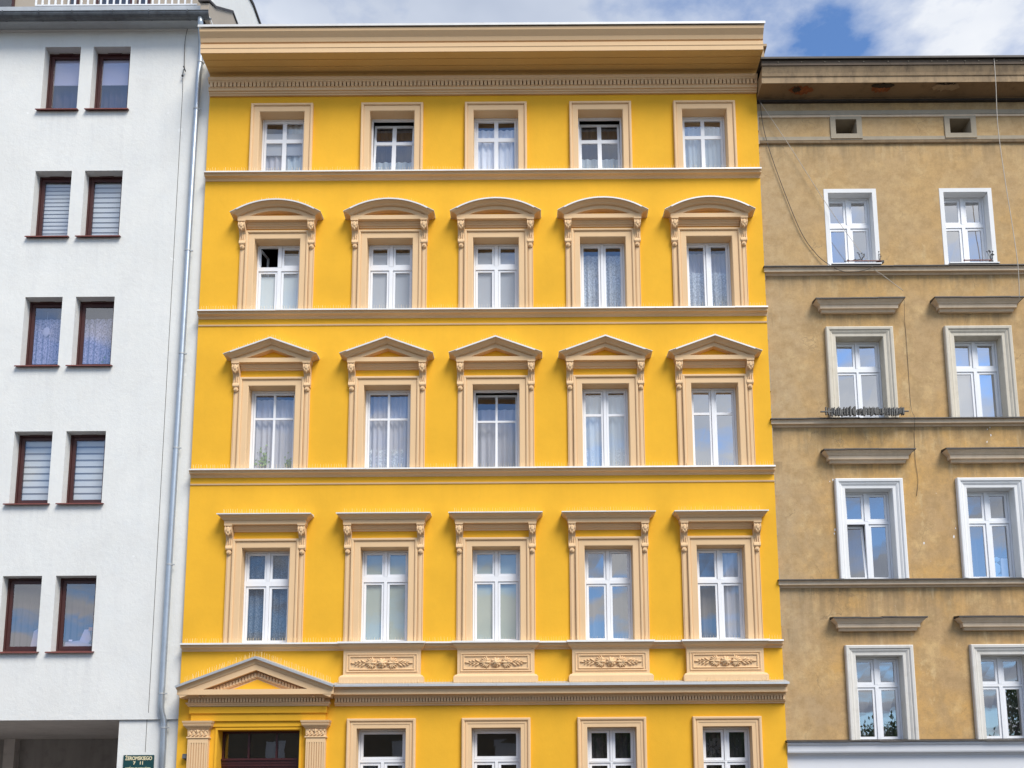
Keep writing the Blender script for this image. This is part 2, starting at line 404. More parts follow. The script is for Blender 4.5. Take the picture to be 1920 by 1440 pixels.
def shell(bm, x0, x1, z0, z1, y, yb):
    """sides, back and top of a building behind its front sheet"""
    for pts in (((x0, y, z0), (x0, yb, z0), (x0, yb, z1), (x0, y, z1)), ((x1, y, z0), (x1, yb, z0), (x1, yb, z1), (x1, y, z1)),
                ((x0, yb, z0), (x1, yb, z0), (x1, yb, z1), (x0, yb, z1)), ((x0, y, z1), (x1, y, z1), (x1, yb, z1), (x0, yb, z1))):
        bm.faces.new([bm.verts.new(p) for p in pts])
def interior(parent, x0, x1, floors, walls, y0, y1):
    bm = B()
    box(bm, x0, x1, y1, y1+.1, floors[0], floors[-1])
    for z in floors: box(bm, x0, x1, y0, y1-.003, z-.1, z+.1)
    for x in walls:
        for a, c in zip(floors, floors[1:]): box(bm, x-.06, x+.06, y0, y1-.004, a+.103, c-.103)
    return obj('interior', bm, 'room', parent)

# ------------------------------------------------------------------ windows
def rect_ring(bm, x0, x1, z0, z1, b, ya, yb, T=None):
    box(bm, x0, x0+b, ya, yb, z0, z1, 0, T); box(bm, x1-b, x1, ya, yb, z0, z1, 0, T)
    box(bm, x0+b, x1-b, ya, yb, z0, z0+b, 0, T); box(bm, x0+b, x1-b, ya, yb, z1-b, z1, 0, T)
def wavy(bm, x0, x1, z0, z1, y, amp=.02, period=.11, top_wave=0.0):
    n = max(2, int((x1-x0)/.018)); ph = random.random()*6
    A = []
    for i in range(n+1):
        x = x0+(x1-x0)*i/n; d = amp*(math.sin(ph+x*2*pi/period)+.5*math.sin(1.3+x*2*pi/period*.43))
        A.append((bm.verts.new((x, y+d*.5, z1)), bm.verts.new((x, y+d, z0))))
    for a, b in zip(A, A[1:]): bm.faces.new((a[0], a[1], b[1], b[0]))
def window(parent, x0, x1, z0, z1, y, frame_mat='pvc', border=.04, mull=.0, trans=None, sash=.05, bars=(0, None, .03), gl='glass', cover=None,
           tilt=(), open_=(), yaw=0.0, label=None, mull_top=True):
    """outer frame > sashes, panes and what hangs behind the glass"""
    fm = B(); ya, yb = y, y+.07
    rect_ring(fm, x0, x1, z0, z1, border, ya, yb)
    ix0, ix1, iz0, iz1 = x0+border, x1-border, z0+border, z1-border
    xc = (x0+x1)/2
    zs = [(iz0, iz1)]
    if trans:
        zt, th = trans
        box(fm, ix0, ix1, ya-.004, yb-.003, zt-th/2, zt+th/2)
        zs = [(iz0, zt-th/2), (zt+th/2, iz1)]
    cells = []
    for k, (a, b) in enumerate(zs):
        if mull and (mull_top or k == 0):
            box(fm, xc-mull/2, xc+mull/2, ya-.007, yb-.005, a, b)
            cells += [(ix0, xc-mull/2, a, b), (xc+mull/2, ix1, a, b)]
        else: cells.append((ix0, ix1, a, b))
    W = obj('window', fm, frame_mat, parent)
    if label: W['label'] = label
    for i, (a, b, c, d) in enumerate(cells):
        T = None
        if i in tilt: T = Matrix.Translation((0, y+.03, c)) @ Matrix.Rotation(-math.radians(tilt[i]), 4, 'X') @ Matrix.Translation((0, -y-.03, -c))
        if i in open_: T = Matrix.Translation((a, y+.04, 0)) @ Matrix.Rotation(math.radians(open_[i]), 4, 'Z') @ Matrix.Translation((-a, -y-.04, 0))
        ysa, ysb = y+.017, y+.062
        sm = B(); g = .006
        rect_ring(sm, a+g, b-g, c+g, d-g, sash, ysa, ysb, T)
        pa, pb, pc, pd = a+sash, b-sash, c+sash, d-sash
        vb, hb, bw = bars
        cols = [(pa, pb)]; rws = [(pc, pd)]
        if vb:
            m_ = (pa+pb)/2; box(sm, m_-vb/2, m_+vb/2, ysa+.006, ysb-.006, pc, pd, 0, T); cols = [(pa, m_-vb/2), (m_+vb/2, pb)]
        if hb and pc < hb < pd:
            for q0, q1 in cols: box(sm, q0, q1, ysa+.006, ysb-.006, hb-bw/2, hb+bw/2, 0, T)
            rws = [(pc, hb-bw/2), (hb+bw/2, pd)]
        obj('sash', sm, frame_mat, W)
        for q0, q1 in cols:
            for r0, r1 in rws:
                pm = B(); tw = random.uniform(-.006, .006)
                yy = y+.04
                v = [pm.verts.new(p) for p in ((q0-.004, yy+tw, r0-.004), (q1+.004, yy-tw, r0-.004), (q1+.004, yy-tw+random.uniform(-.002, .002), r1+.004), (q0-.004, yy+tw, r1+.004))]
                if T is not None:
                    for q in v: q.co = T @ q.co
                pm.faces.new(v)
                obj('pane', pm, gl if not isinstance(gl, dict) else gl.get(i, gl['d']), W, recalc=False)
    if cover: 
        for cv in (cover if isinstance(cover, list) else [cover]):
            kind, mt, fa, fb = cv[:4]; cx0, cx1 = (cv[4], cv[5]) if len(cv) > 4 else (0, 1)
            X0, X1 = x0+.02+(x1-x0-.04)*cx0, x0+.02+(x1-x0-.04)*cx1
            za, zb = z0+(z1-z0)*fa, z0+(z1-z0)*fb
            yc = y+(.30 if tilt else .11)
            bm = B()
            if kind == 'curtain': wavy(bm, X0-.03, X1+.03, za-.2, zb, yc+.03, .034, random.uniform(.11, .19))
            elif kind == 'drape': wavy(bm, X0-.03, X1+.03, za-.2, zb, yc+.12, .03, random.uniform(.12, .2))
            elif kind == 'blind':
                box(bm, X0+.01, X1-.01, yc-.03, yc-.027, za, zb); box(bm, X0+.01, X1-.01, yc-.035, yc-.02, za-.02, za)
            obj({'curtain': 'curtain', 'drape': 'curtain', 'blind': 'roller_blind'}[kind], bm, mt, W)  # sheets in the dark room colour stand in for unlit interiors
    return W
def slat_blind(W, x0, x1, z0, z1, y, step, frac=.6, mat_='slat'):
    bm = B(); box(bm, x0, x1, y+.012, y+.014, z0, z1); obj('blind_cloth', bm, 'slat_gap', W)
    z = z1; first = None
    while z-step*frac > z0:
        if first is None:
            bm = B(); box(bm, 0, x1-x0, 0, .006, -step*frac, 0); first = obj('blind_slat', bm, mat_, W); first.location = (x0, y, z)
        else: inst(first, W, (x0, y, z))
        z -= step

# ------------------------------------------------------------------ ground
def structure(name, bm, m):
    o = obj(name, bm, m); o['kind'] = 'structure'; return o
bm = B(); box(bm, -300, 300, -300, 300, -.6, -.2); structure('ground', bm, 'paving')
bm = B(); box(bm, -120, 120, -17.5, -4.5, -.199, -.12); structure('road', bm, 'asphalt')
bm = B(); box(bm, -120, 120, -4.35, .5, -.198, 0); structure('pavement', bm, 'paving')
bm = B(); box(bm, -120, 120, -60, -17.65, -.198, 0); structure('pavement', bm, 'paving')
for y in (-4.499, -17.649):
    bm = B(); box(bm, -120, 120, y, y+.148, -.197, .004); structure('kerb', bm, 'kerb')
bm = B()
for k in range(-14, 15): box(bm, k*8-1.5, k*8+1.5, -11.06, -10.94, -.119, -.116)
structure('road_marking', bm, 'paint')

# ================================================================== YELLOW BUILDING
Y = thing('yellow_building', 'bright yellow five-storey tenement with sand-coloured ornament and pedimented windows', 'building', (-1.16, 0, 0))
YX0, YX1 = -7.95, 5.63
CXS = [-6.12, -3.40, -0.84, 1.74, 4.31]
OW = .55
sill = {1: 17.19, 2: 13.575, 3: 9.625, 4: 5.53}
otop = {1: 18.885, 2: 15.464, 3: 11.703, 4: 7.763, 0: 3.604}
holes = []
for r in (1, 2, 3, 4):
    for c in CXS: holes.append((c-OW, c+OW, sill[r]-.05, otop[r]))
for c in CXS[1:]: holes.append((c-OW, c+OW, 1.45, otop[0]))
holes.append((-7.05, -5.22, 0.0, 3.59))
bm = B(); wall_sheet(bm, YX0, YX1, 0, 20.3, 0, holes); shell(bm, YX0, YX1, 0, 20.3, 0, 11)
obj('wall', bm, 'yellow', Y)
interior(Y, YX0+.05, YX1-.05, [.12, 4.9, 8.9, 12.95, 16.6, 20.1], [-7.2, -4.76, -2.12, .45, 3.03, 5.3], .36, 3.2)
bm = B(); box(bm, YX0+.003, YX1-.003, -.3, 11.2, 20.45, 20.50); obj('roof', bm, 'roof', Y)

# crown cornice ---------------------------------------------------
bm = B()
stack(bm, YX0+.02, YX1+.01, [(19.886, 0), (19.886, .806), (19.86, .807), (19.86, .82), (19.98, .82), (19.985, .83), (20.09, .83), (20.09, .80), (20.115, .80), (20.13, .84), (20.22, .87), (20.33, .955), (20.40, .965), (20.46, 0)], ret=False)
cor = obj('crown_cornice', bm, 'trim', Y)
bm = B(); stack(bm, YX0+.021, YX1+.009, [(19.795, 0), (19.795, .10), (19.84, .12), (19.858, .16), (19.862, .36), (19.874, .363), (19.874, .372), (19.862, .375), (19.862, .58), (19.874, .583), (19.874, .592), (19.862, .595), (19.863, .80), (19.884, .805), (19.884, 0)], ret=False); obj('soffit', bm, 'soffit', cor)
bm = B(); box(bm, YX0-.01, YX1+.04, -1.0, .2, 20.462, 20.478); box(bm, YX0-.01, YX1+.04, -1.0, -.99, 20.42, 20.462)
fl = obj('flashing', bm, 'zinc_pale', cor)
bm = B()
stack(bm, YX0+.01, YX1, [(19.33, 0), (19.33, .05), (19.36, .06), (19.37, .085), (19.41, .09), (19.412, .12), (19.475, .13), (19.478, .145), (19.49, .145), (19.49, .04), (19.612, .04), (19.614, .15), (19.625, .165), (19.65, .17), (19.655, .185), (19.70, .20), (19.73, .20), (19.75, 0)], ret=False)
fr = obj('dentil_frieze', bm, 'trim', Y)
bm = B(); x = YX0+.05
while x < YX1-.06:
    box(bm, x, x+.069, -.162, -.035, 19.492, 19.613); x += .0968
obj('dentil', bm, 'trim', fr, kind='stuff')

# string courses --------------------------------------------------
def string_course(z, segs):
    for a, b in segs:
        bm = B()
        stack(bm, a, b, [(z-.16, 0), (z-.158, .018), (z-.125, .022), (z-.11, .035), (z-.09, .065), (z-.088, .10), (z-.087, .125), (z-.048, .128), (z-.046, .135), (z-.03, .145), (z-.015, .16), (z-.01, .165), (z-.005, 0)], ret=False)
        s = obj('string_course', bm, 'trim', Y)
        bm = B(); x = a
        while x < b-.05:
            e = min(b, x+random.uniform(1.8, 2.4)); e = b if b-e < .6 else e
            dz = random.uniform(-.003, .003)
            prism(bm, [(.30, z+.032+dz), (-.18, z+.006+dz), (-.185, z-.032+dz), (-.181, z-.032+dz), (-.175, z-.002+dz), (.3, z+.022+dz)], x+.002, e-.002)
            x = e
        obj('flashing', bm, 'zinc_pale', s)
for r in (1, 2, 3): string_course(sill[r], [(YX0+.01, YX1)])
PX = [(-3.40-.96, -3.40+.96), (-.84-.96, -.84+.96), (1.74-.96, 1.74+.96), (4.31-.96, 4.31+.96)]
segs = []; a = YX0+.01
for p in PX: segs.append((a, p[0]+.08)); a = p[1]-.08
segs.append((a, YX1))
string_course(sill[4], segs)
for z in (13.258, 9.308):
    bm = B(); stack(bm, YX0+.01, YX1, [(z-.022, 0), (z-.02, .02), (z+.012, .028), (z+.02, 0)], ret=False); obj('thin_moulding', bm, 'trim', Y)

# storey cornice above the ground floor ---------------------------
bm = B()
SC0 = -4.45
stack(bm, SC0, YX1, [(4.11, 0), (4.112, .04), (4.14, .05), (4.15, .075), (4.16, .09), (4.185, .10), (4.19, .10), (4.19, .02), (4.275, .02), (4.277, .12), (4.30, .13), (4.31, .14), (4.335, .15), (4.34, .28), (4.44, .28), (4.44, .265), (4.455, .265), (4.47, .29), (4.49, .33), (4.51, .345), (4.515, 0)], ret=False)
scn = obj('storey_cornice', bm, 'trim', Y)
bm = B(); x = SC0+.02
while x < YX1-.05: box(bm, x, x+.047, -.13, -.015, 4.192, 4.276); x += .0675
obj('dentil', bm, 'trim', scn, kind='stuff')
bm = B(); x = SC0-.02
while x < YX1:
    e = min(YX1+.03, x+random.uniform(1.6, 2.3)); e = YX1+.03 if YX1-e < .5 else e
    prism(bm, [(0.0, 4.645), (-.385, 4.548), (-.39, 4.50), (-.384, 4.50), (-.378, 4.535), (0, 4.63)], x+.002, e-.002); x = e
obj('flashing', bm, 'zinc', scn)

# window surrounds ------------------------------------------------
SUR = [(0, -.31), (0, .045), (.012, .055), (.135, .055), (.142, .048), (.147, .05), (.152, .075), (.165, .088), (.20, .09), (.213, .078), (.217, 0)]
SUR_G = [(0, -.31), (0, .05), (.085, .052), (.09, .062), (.125, .064), (.13, .052), (.148, .055), (.155, .08), (.168, .088), (.20, .09), (.216, .078), (.219, 0)]
sur_src, con_src, rest = {}, {}, None

def console_bm():
    """scrolled bracket, local: top at z=0, back at y=0, centred x=0"""
    bm = B(); h = .66
    pr = [(0, 0), (-.215, 0), (-.22, -.03), (-.20, -.05), (-.205, -.08), (-.212, -.13), (-.195, -.18), (-.15, -.215), (-.11, -.245), (-.085, -.30), (-.075, -.38), (-.08, -.45), (-.10, -.50), (-.105, -.54), (-.085, -.57), (-.05, -.58), (0, -.58)]
    prism(bm, pr, -.075, .075)
    box(bm, -.088, .088, -.225, -.001, -.035, .004)
    for s in (-1, 1):   # side scroll rims
        prism(bm, [(y*1.05, z) for y, z in pr[3:14]] + [(0, -.5), (0, -.1)], s*.066-.012, s*.066+.012)
    # acanthus leaf down the front
    ell(bm, (0, -.205, -.13), (.052, .035, .085)); ell(bm, (-.035, -.20, -.20), (.022, .03, .05)); ell(bm, (.035, -.20, -.20), (.022, .03, .05)); ell(bm, (0, -.185, -.225), (.026, .034, .055))
    ell(bm, (0, -.085, -.36), (.018, .02, .12)); ell(bm, (-.045, -.085, -.40), (.012, .018, .10)); ell(bm, (.045, -.085, -.40), (.012, .018, .10))
    # roundel at the foot
    for r, d in ((.062, .085), (.046, .10), (.022, .115)):
        bmesh.ops.create_cone(bm, cap_ends=True, segments=14, radius1=r, radius2=r*.9, depth=d, matrix=Matrix.Translation((0, -d/2, -.625)) @ Matrix.Rotation(pi/2, 4, 'X'))
    return bm
def add_console(parent, x, z):
    global con_src
    if not con_src: con_src['m'] = obj('bracket', console_bm(), 'trim', parent); con_src['m'].location = (x, 0, z)
    else: inst(con_src['m'], parent, (x, 0, z))
def spikes(bm, x0, x1, z, y, step=.055, h=.115, slope=None):
    x = x0
    while x < x1:
        zz = slope(x) if slope else z
        t = random.uniform(-.012, .012); yy = y+random.uniform(-.02, .02)
        a = [bm.verts.new((x+dx, yy+dy, zz)) for dx, dy in ((-.0022, 0), (.0022, 0), (0, .004))]
        b = [bm.verts.new((x+t+dx*.6, yy+dy*.6+random.uniform(-.03, .01), zz+h*random.uniform(.85, 1.05))) for dx, dy in ((-.0022, 0), (.0022, 0), (0, .004))]
        for k in range(3): bm.faces.new((a[k], a[(k+1) % 3], b[(k+1) % 3], b[k]))
        x += step*random.uniform(.8, 1.2)

def surround(r, c):
    zb = sill[r]+.01 if r else 1.45; zt = otop[r]
    bm = B(); sweep(bm, [(c-OW, zb), (c-OW, zt), (c+OW, zt), (c+OW, zb)], SUR if r else SUR_G, caps=False)
    s = obj('window_surround', bm, 'trim', Y)
    if r in (0, 1): return s
    zc = {2: 15.875, 3: 12.232, 4: 8.285}[r]            # underside of the hood
    for sgn in (-1, 1):
        bm = B(); xm = c+sgn*.835
        box(bm, xm-.062, xm+.062, -.035, 0, zb, zc-.6); box(bm, xm-.035, xm+.035, -.052, -.034, zb, zc-.6); box(bm, xm-.058, xm-.046, -.05, -.034, zb, zc-.6) ; box(bm, xm+.046, xm+.058, -.05, -.034, zb, zc-.6)
        obj('pilaster_strip', bm, 'trim', s)
        add_console(s, xm, zc-.002)
    bm = B(); stack(bm, c-.748, c+.748, [(zc-.135, 0), (zc-.13, .03), (zc-.10, .035), (zc-.09, .06), (zc-.05, .08), (zc-.045, .095), (zc-.001, .105), (zc-.001, 0)], ret=False)
    obj('frieze_moulding', bm, 'trim', s)
    CY = lambda o, f=1: [(o, .205, .05), (o+.008, .22, .06), (o+.05*f, .25, .08), (o+.085*f, .305, .13), (o+.105*f, .325, .15), (o+.125*f, .33, .155), (o+.13*f, 0, .155)]
    bm = B()
    if r == 4:
        stack(bm, c-.90, c+.90, [(zc, 0, .03), (zc, .20, .035), (zc+.085, .20, .035), (zc+.085, .19, .025)] + CY(zc+.095, .9))
        h = obj('hood', bm, 'trim', s)
        zt_ = zc+.225
        bm = B(); box(bm, c-1.075, c+1.075, -.345, 0, zt_-.012, zt_-.004); box(bm, c-1.075, c+1.075, -.348, -.345, zt_-.03, zt_-.004)
        prism(bm, [(.0, zt_+.045), (-.34, zt_-.003), (-.0, zt_-.003)], c-1.07, c+1.07)
        obj('flashing', bm, 'zinc_pale', s)
        bm = B(); spikes(bm, c-.95, c+.95, zt_+.02, -.2); obj('bird_spikes', bm, 'spike', s, kind='stuff')
        return s
    # base fascia
    bz = zc+.105
    stack(bm, c-.90, c+.90, [(zc, 0, .03), (zc, .20, .035), (bz, .20, .035), (bz+.004, .19, .03), (bz+.012, 0, .03)])
    if r == 3:
        path = [(c-.93, zc+.19), (c, zc+.535), (c+.93, zc+.19)]
    else:
        R = 1.31; rise = .25; half = .93
        R = (half*half+rise*rise)/(2*rise); zc0 = zc+.44-R
        am = math.asin(half/R)
        path = [(c+R*math.sin(-am+2*am*k/18), zc0+R*math.cos(-am+2*am*k/18)) for k in range(19)]
    prof = [(-.185, 0, 0), (-.185, .17, .03), (-.10, .17, .03), (-.10, .16, .03)] + CY(-.09, .8)
    sweep(bm, path, prof, ret=True)
    h = obj('hood', bm, 'trim', s)
    # recessed field behind the raking part
    bm = B()
    if r == 3: pts = [(c-.80, bz+.003), (c, bz+.325), (c+.80, bz+.003)]
    else: pts = [(c-.78, bz+.003), (c+.78, bz+.003)] + [(c+.72*math.cos(t), bz+.02+.17*math.sin(t)) for t in (.35, .8, 1.2, pi/2, pi-1.2, pi-.8, pi-.35)]
    prism(bm, pts, -.02, .0, 'Y'); obj('tympanum', bm, 'yellow', s)
    # metal flashing following the top
    bm = B()
    sweep(bm, path, [(.012, 0, .17), (.012, .345, .17), (.022, .345, .17), (.045, 0, .17)], ret=True); 
    sweep(bm, path, [(-.012, .345, .17), (-.012, .35, .175), (.022, .35, .175), (.022, .345, .17)], ret=False)
    obj('flashing', bm, 'zinc_pale', s)
    bm = B(); zf = {3: lambda x: zc+.575-abs(x-c)*.345/.93, 2: lambda x: zc0+math.sqrt(max(.01, (R+.04)**2-(x-c)**2))}[r] if True else None
    spikes(bm, c-.9, c+.9, 0, -.2, slope=zf); obj('bird_spikes', bm, 'spike', s, kind='stuff')
    return s
for r in (1, 2, 3, 4):
    for c in CXS: surround(r, c)
for c in CXS[1:]: surround(0, c)
for r in (1, 2, 3, 4):
    bm = B(); spikes(bm, YX0+.1, YX1-.05, sill[r]+.012, -.12, .06, .11); obj('bird_spikes', bm, 'spike', Y, kind='stuff')
bm = B(); spikes(bm, SC0+.1, YX1-.05, 4.57, -.25, .07, .1); obj('bird_spikes', bm, 'spike', Y, kind='stuff')

# apron panels under the first-floor windows ----------------------
def ornament_bm():
    bm = B(); rn = random.Random(3)
    def leaf(x, z, ang, ln, wd, y=-.012, th=.018):
        R = Euler((0, -ang, 0)).to_matrix()
        ell(bm, (x+math.cos(ang)*ln/2, y, z+math.sin(ang)*ln/2), (ln/2, th, wd/2), R)
    for k in range(8): leaf(0, 0, 2*pi*k/8+.2, .125, .075, -.022, .03)
    for k in range(6): leaf(0, 0, 2*pi*k/6, .075, .06, -.055, .028)
    ell(bm, (0, -.065, 0), (.042, .035, .042), None, 2)
    for s in (-1, 1):
        f = lambda a: a if s > 0 else pi-a
        for a in (-1.5, -1.1, -.72, -.36, .36, .72, 1.1, 1.5): leaf(s*.20, .0, f(a), .15 if abs(a) > .8 else .17, .036, -.02, .028)
        for a in (2.3, -2.3, 1.95, -1.95): leaf(s*.22, 0, f(a), .12, .032, -.02, .025)
        leaf(s*.10, 0, f(0), .17, .06, -.035, .03); leaf(s*.22, 0, f(0), .17, .04, -.03, .03)
        for i, x in enumerate((.36, .45, .54)):
            q = 1-i*.2
            leaf(s*x, .005, f(.6), .14*q, .042*q, -.016, .025); leaf(s*x, -.005, f(-.6), .14*q, .042*q, -.016, .025)
        leaf(s*.32, 0, f(0), .34, .020, -.012, .018); leaf(s*.58, 0, f(.05), .13, .034, -.014, .022)
    return bm
orn = None
for c in CXS[1:]:
    bm = B()
    stack(bm, c-.845, c+.845, [(4.60, 0, .10), (4.60, .20, .10), (4.74, .20, .10), (4.745, .185, .09), (4.775, .17, .07), (4.79, .14, .035), (4.80, .12, .02), (5.36, .12, .02), (5.365, .14, .035), (5.395, .15, .045), (5.40, .17, .06), (5.43, .21, .09), (5.47, .235, .115), (5.50, .24, .12), (5.505, 0, .12)])
    ap = obj('apron_panel', bm, 'trim', Y)
    bm = B()
    for k, (hw, hz) in enumerate(((.80, .21), (.735, .158))):
        sweep(bm, [(c-hw, 5.065-hz), (c-hw, 5.065+hz), (c+hw, 5.065+hz), (c+hw, 5.065-hz)], [(-.03, .118), (-.026, .135+.004*k), (-.008, .14+.004*k), (0, .128), (.012, .118)], closed=True)
    obj('panel_moulding', bm, 'trim', ap)
    if orn is None: orn = obj('floral_ornament', ornament_bm(), 'trim', ap, smooth=True); orn.location = (c, -.12, 5.06)
    else: inst(orn, ap, (c, -.12, 5.06))
    bm = B(); x = c-.955
    prism(bm, [(.25, 5.562), (-.27, 5.536), (-.275, 5.492), (-.27, 5.492), (-.265, 5.528), (.25, 5.55)], c-.985, c+.985); obj('flashing', bm, 'zinc_pale', ap)

# portal ----------------------------------------------------------
PC = -6.14
bm = B()
stack(bm, PC-1.53, PC+1.53, [(4.10, 0, .03), (4.11, .14, .03), (4.145, .155, .05), (4.155, .175, .065), (4.165, .18, .07), (4.188, .19, .075), (4.19, .19, .075), (4.19, .10, .05), (4.278, .10, .05), (4.28, .205, .08), (4.29, .22, .09), (4.31, .235, .10), (4.335, .25, .12), (4.34, .41, .19), (4.455, .41, .19), (4.46, 0, .19)])
# raking cornice, kept inside the party line on the left
pth = [(PC-1.74, 4.50), (PC, 5.145), (PC+1.74, 4.50)]
sweep(bm, pth, [(-.245, 0), (-.245, .40), (-.135, .405), (-.135, .395), (-.12, .395), (-.115, .41), (-.06, .43), (-.02, .475), (.0, .48), (.012, 0)])
port = obj('portal', bm, 'trim', Y)
bm = B(); x = PC-1.53
while x < PC+1.5: box(bm, x, x+.047, -.218, -.095, 4.192, 4.279); x += .0675
# dentils climbing under the rakes
sl = .645/1.74
for sgn in (-1, 1):
    for k in range(22):
        d = .035+k*.068
        if d > 1.28: break
        x = PC+sgn*d; z = 5.145-d*sl-.30
        box(bm, x-.0245, x+.0245, -.305, -.24, z-.085-.0245*sl, z+.0)
obj('dentil', bm, 'trim', port, kind='stuff')
bm = B()
prism(bm, [(PC-1.3, 4.461), (PC+1.3, 4.461), (PC, 4.93)], -.25, -.003, 'Y')
sweep(bm, [(PC-.80, 4.461), (PC, 4.76), (PC+.80, 4.461)], [(-.03, .251), (-.03, .28), (.0, .29), (.02, .29), (.025, .251)])
obj('tympanum_border', bm, 'trim', port)
bm = B(); prism(bm, [(PC-.56, 4.463), (PC+.56, 4.463), (PC, 4.69)], -.262, -.251, 'Y'); obj('tympanum', bm, 'yellow', port)
bm = B()
sweep(bm, pth, [(.014, 0), (.014, .50), (.03, .50), (.085, 0)]); sweep(bm, pth, [(-.02, .5), (-.02, .505), (.03, .505), (.03, .5)])
obj('flashing', bm, 'zinc', port)
bm = B()
for sgn in (-1, 1):
    for rep in (0, 1):
        spikes(bm, PC-1.6 if sgn < 0 else PC+.03, PC-.03 if sgn < 0 else PC+1.6, 0, -.12-.2*rep, step=.06, h=.15, slope=lambda x: 5.20-abs(x-PC)*sl)
obj('bird_spikes', bm, 'spike', port, kind='stuff')
bm = B()
box(bm, PC-1.53, PC+1.53, -.13, -.002, 3.955, 4.098); box(bm, PC-1.50, PC+1.50, -.09, -.002, 3.785, 3.954)
box(bm, -7.16, -5.10, -.045, -.002, 3.66, 3.784)
obj('entablature', bm, 'yellow', port)
bm = B()  # jambs of the doorway
box(bm, -7.10, -7.051, -.03, .42, 0, 3.64); box(bm, -5.219, -5.17, -.03, .42, 0, 3.64); box(bm, -7.051, -5.219, -.03, .42, 3.592, 3.64)
obj('door_reveal', bm, 'yellow', port)
for xc_, wd in ((-7.45, .225), (-4.84, .215)):
    bm = B(); box(bm, xc_-wd, xc_+wd, -.10, -.002, 0.0, 3.44)
    for k in range(7):
        xx = xc_-wd+.055+k*(2*wd-.11)/6
        box(bm, xx-.018, xx+.018, -.125, -.099, .5, 3.30)
    box(bm, xc_-wd, xc_-wd+.03, -.125, -.099, .5, 3.30); box(bm, xc_+wd-.03, xc_+wd, -.125, -.099, .5, 3.30)
    box(bm, xc_-wd, xc_+wd, -.125, -.099, 3.3005, 3.39); box(bm, xc_-wd-.03, xc_+wd+.03, -.15, -.003, 0, .5)
    pl = obj('pilaster', bm, 'trim', port)
    bm = B()
    stack(bm, xc_-wd, xc_+wd, [(3.40, 0, 0), (3.40, .13, .01), (3.405, .145, .025), (3.43, .145, .025), (3.44, .125, .005), (3.60, .13, .01), (3.61, .15, .03), (3.635, .16, .04), (3.64, .18, .05), (3.665, .195, .065), (3.67, .21, .08), (3.71, .225, .09), (3.715, .215, .085), (3.74, .235, .10), (3.78, .245, .11), (3.783, 0, .11)])
    for k in range(5):
        xx = xc_-wd+.05+k*(2*wd-.1)/4
        ell(bm, (xx, -.14, 3.50), (.03, .025, .06)); ell(bm, (xx+.03, -.145, 3.56), (.022, .022, .025)); ell(bm, (xx-.03, -.145, 3.46), (.018, .02, .02))
    ell(bm, (xc_, -.15, 3.55), (.03, .03, .05))
    obj('capital', bm, 'trim', port)
# door with glazed transom
bm = B(); dx0, dx1 = -7.05, -5.22
yD = .34
rect_ring(bm, dx0, dx1, 2.93, 3.59, .05, yD, yD+.08); box(bm, dx0, dx1, yD-.03, yD+.09, 2.86, 2.93); box(bm, dx0, dx1, yD-.06, yD+.09, 2.93, 2.965); box(bm, dx0, dx1, yD-.015, yD+.09, 2.80, 2.859)
for x in (-6.45, -5.82): box(bm, x-.022, x+.022, yD+.002, yD+.075, 2.98, 3.54)
dr = obj('door', bm, 'door', Y)
bm = B()
for a, b in ((dx0, -6.137), (-6.133, dx1)):
    rect_ring(bm, a, b, .02, 2.80, .12, yD+.01, yD+.07); box(bm, a+.12, b-.12, yD+.03, yD+.05, .14, 2.68); box(bm, a+.22, b-.22, yD+.012, yD+.03, .3, 1.1); box(bm, a+.22, b-.22, yD+.012, yD+.03, 1.3, 2.5)
obj('door_leaf', bm, 'door', dr)
for a, b in ((dx0+.05, -6.472), (-6.428, -5.842), (-5.798, dx1-.05)):
    bm = B(); box(bm, a, b, yD+.035, yD+.041, 2.965, 3.54); obj('pane', bm, 'glass_dark', dr)
bm = B(); box(bm, dx0-.1, dx1+.1, .9, .95, 0, 3.8); obj('vestibule', bm, 'black', dr)

# the windows of the yellow front ---------------------------------
def yw(r, c, **k):
    z0 = sill[r]+.035 if r else 1.50
    return window(Y, CXS[c]-OW+.004, CXS[c]+OW-.004, z0, otop[r]-.004, .235, **k)
# top storey
T1 = 18.30
yw(1, 0, sash=.05, bars=(.10, T1+.0, .10), gl='glass', cover=[('curtain', 'sheer_blue', 0, .97, .55, 1), ('blind', 'roller_grey', .45, .80), ('curtain', 'sheer_lilac', 0, .5, 0, .55)])
yw(1, 1, sash=.05, bars=(.10, T1-.0, .09), gl='glass', cover=[('curtain', 'sheer_blue', 0, .42), ('drape', 'room_dark', .4, 1)], tilt={0: 6.0}, label='white window tilted open at the top with a pale curtain in its lower half')
yw(1, 2, sash=.05, bars=(.10, T1, .10), gl='glass', cover=[('curtain', 'sheer', 0, .86)], label='white window with bright white curtains')
yw(1, 3, sash=.05, bars=(.10, T1+.02, .10), gl='glass', cover=[('curtain', 'sheer_blue', 0, .45), ('drape', 'room_dark', .4, 1)], tilt={0: 6.0}, label='white window tilted open at the top over a dark room')
yw(1, 4, sash=.05, bars=(.09, T1+.03, .09), gl='glass_mid', cover=[('curtain', 'sheer_blue', 0, .88)])
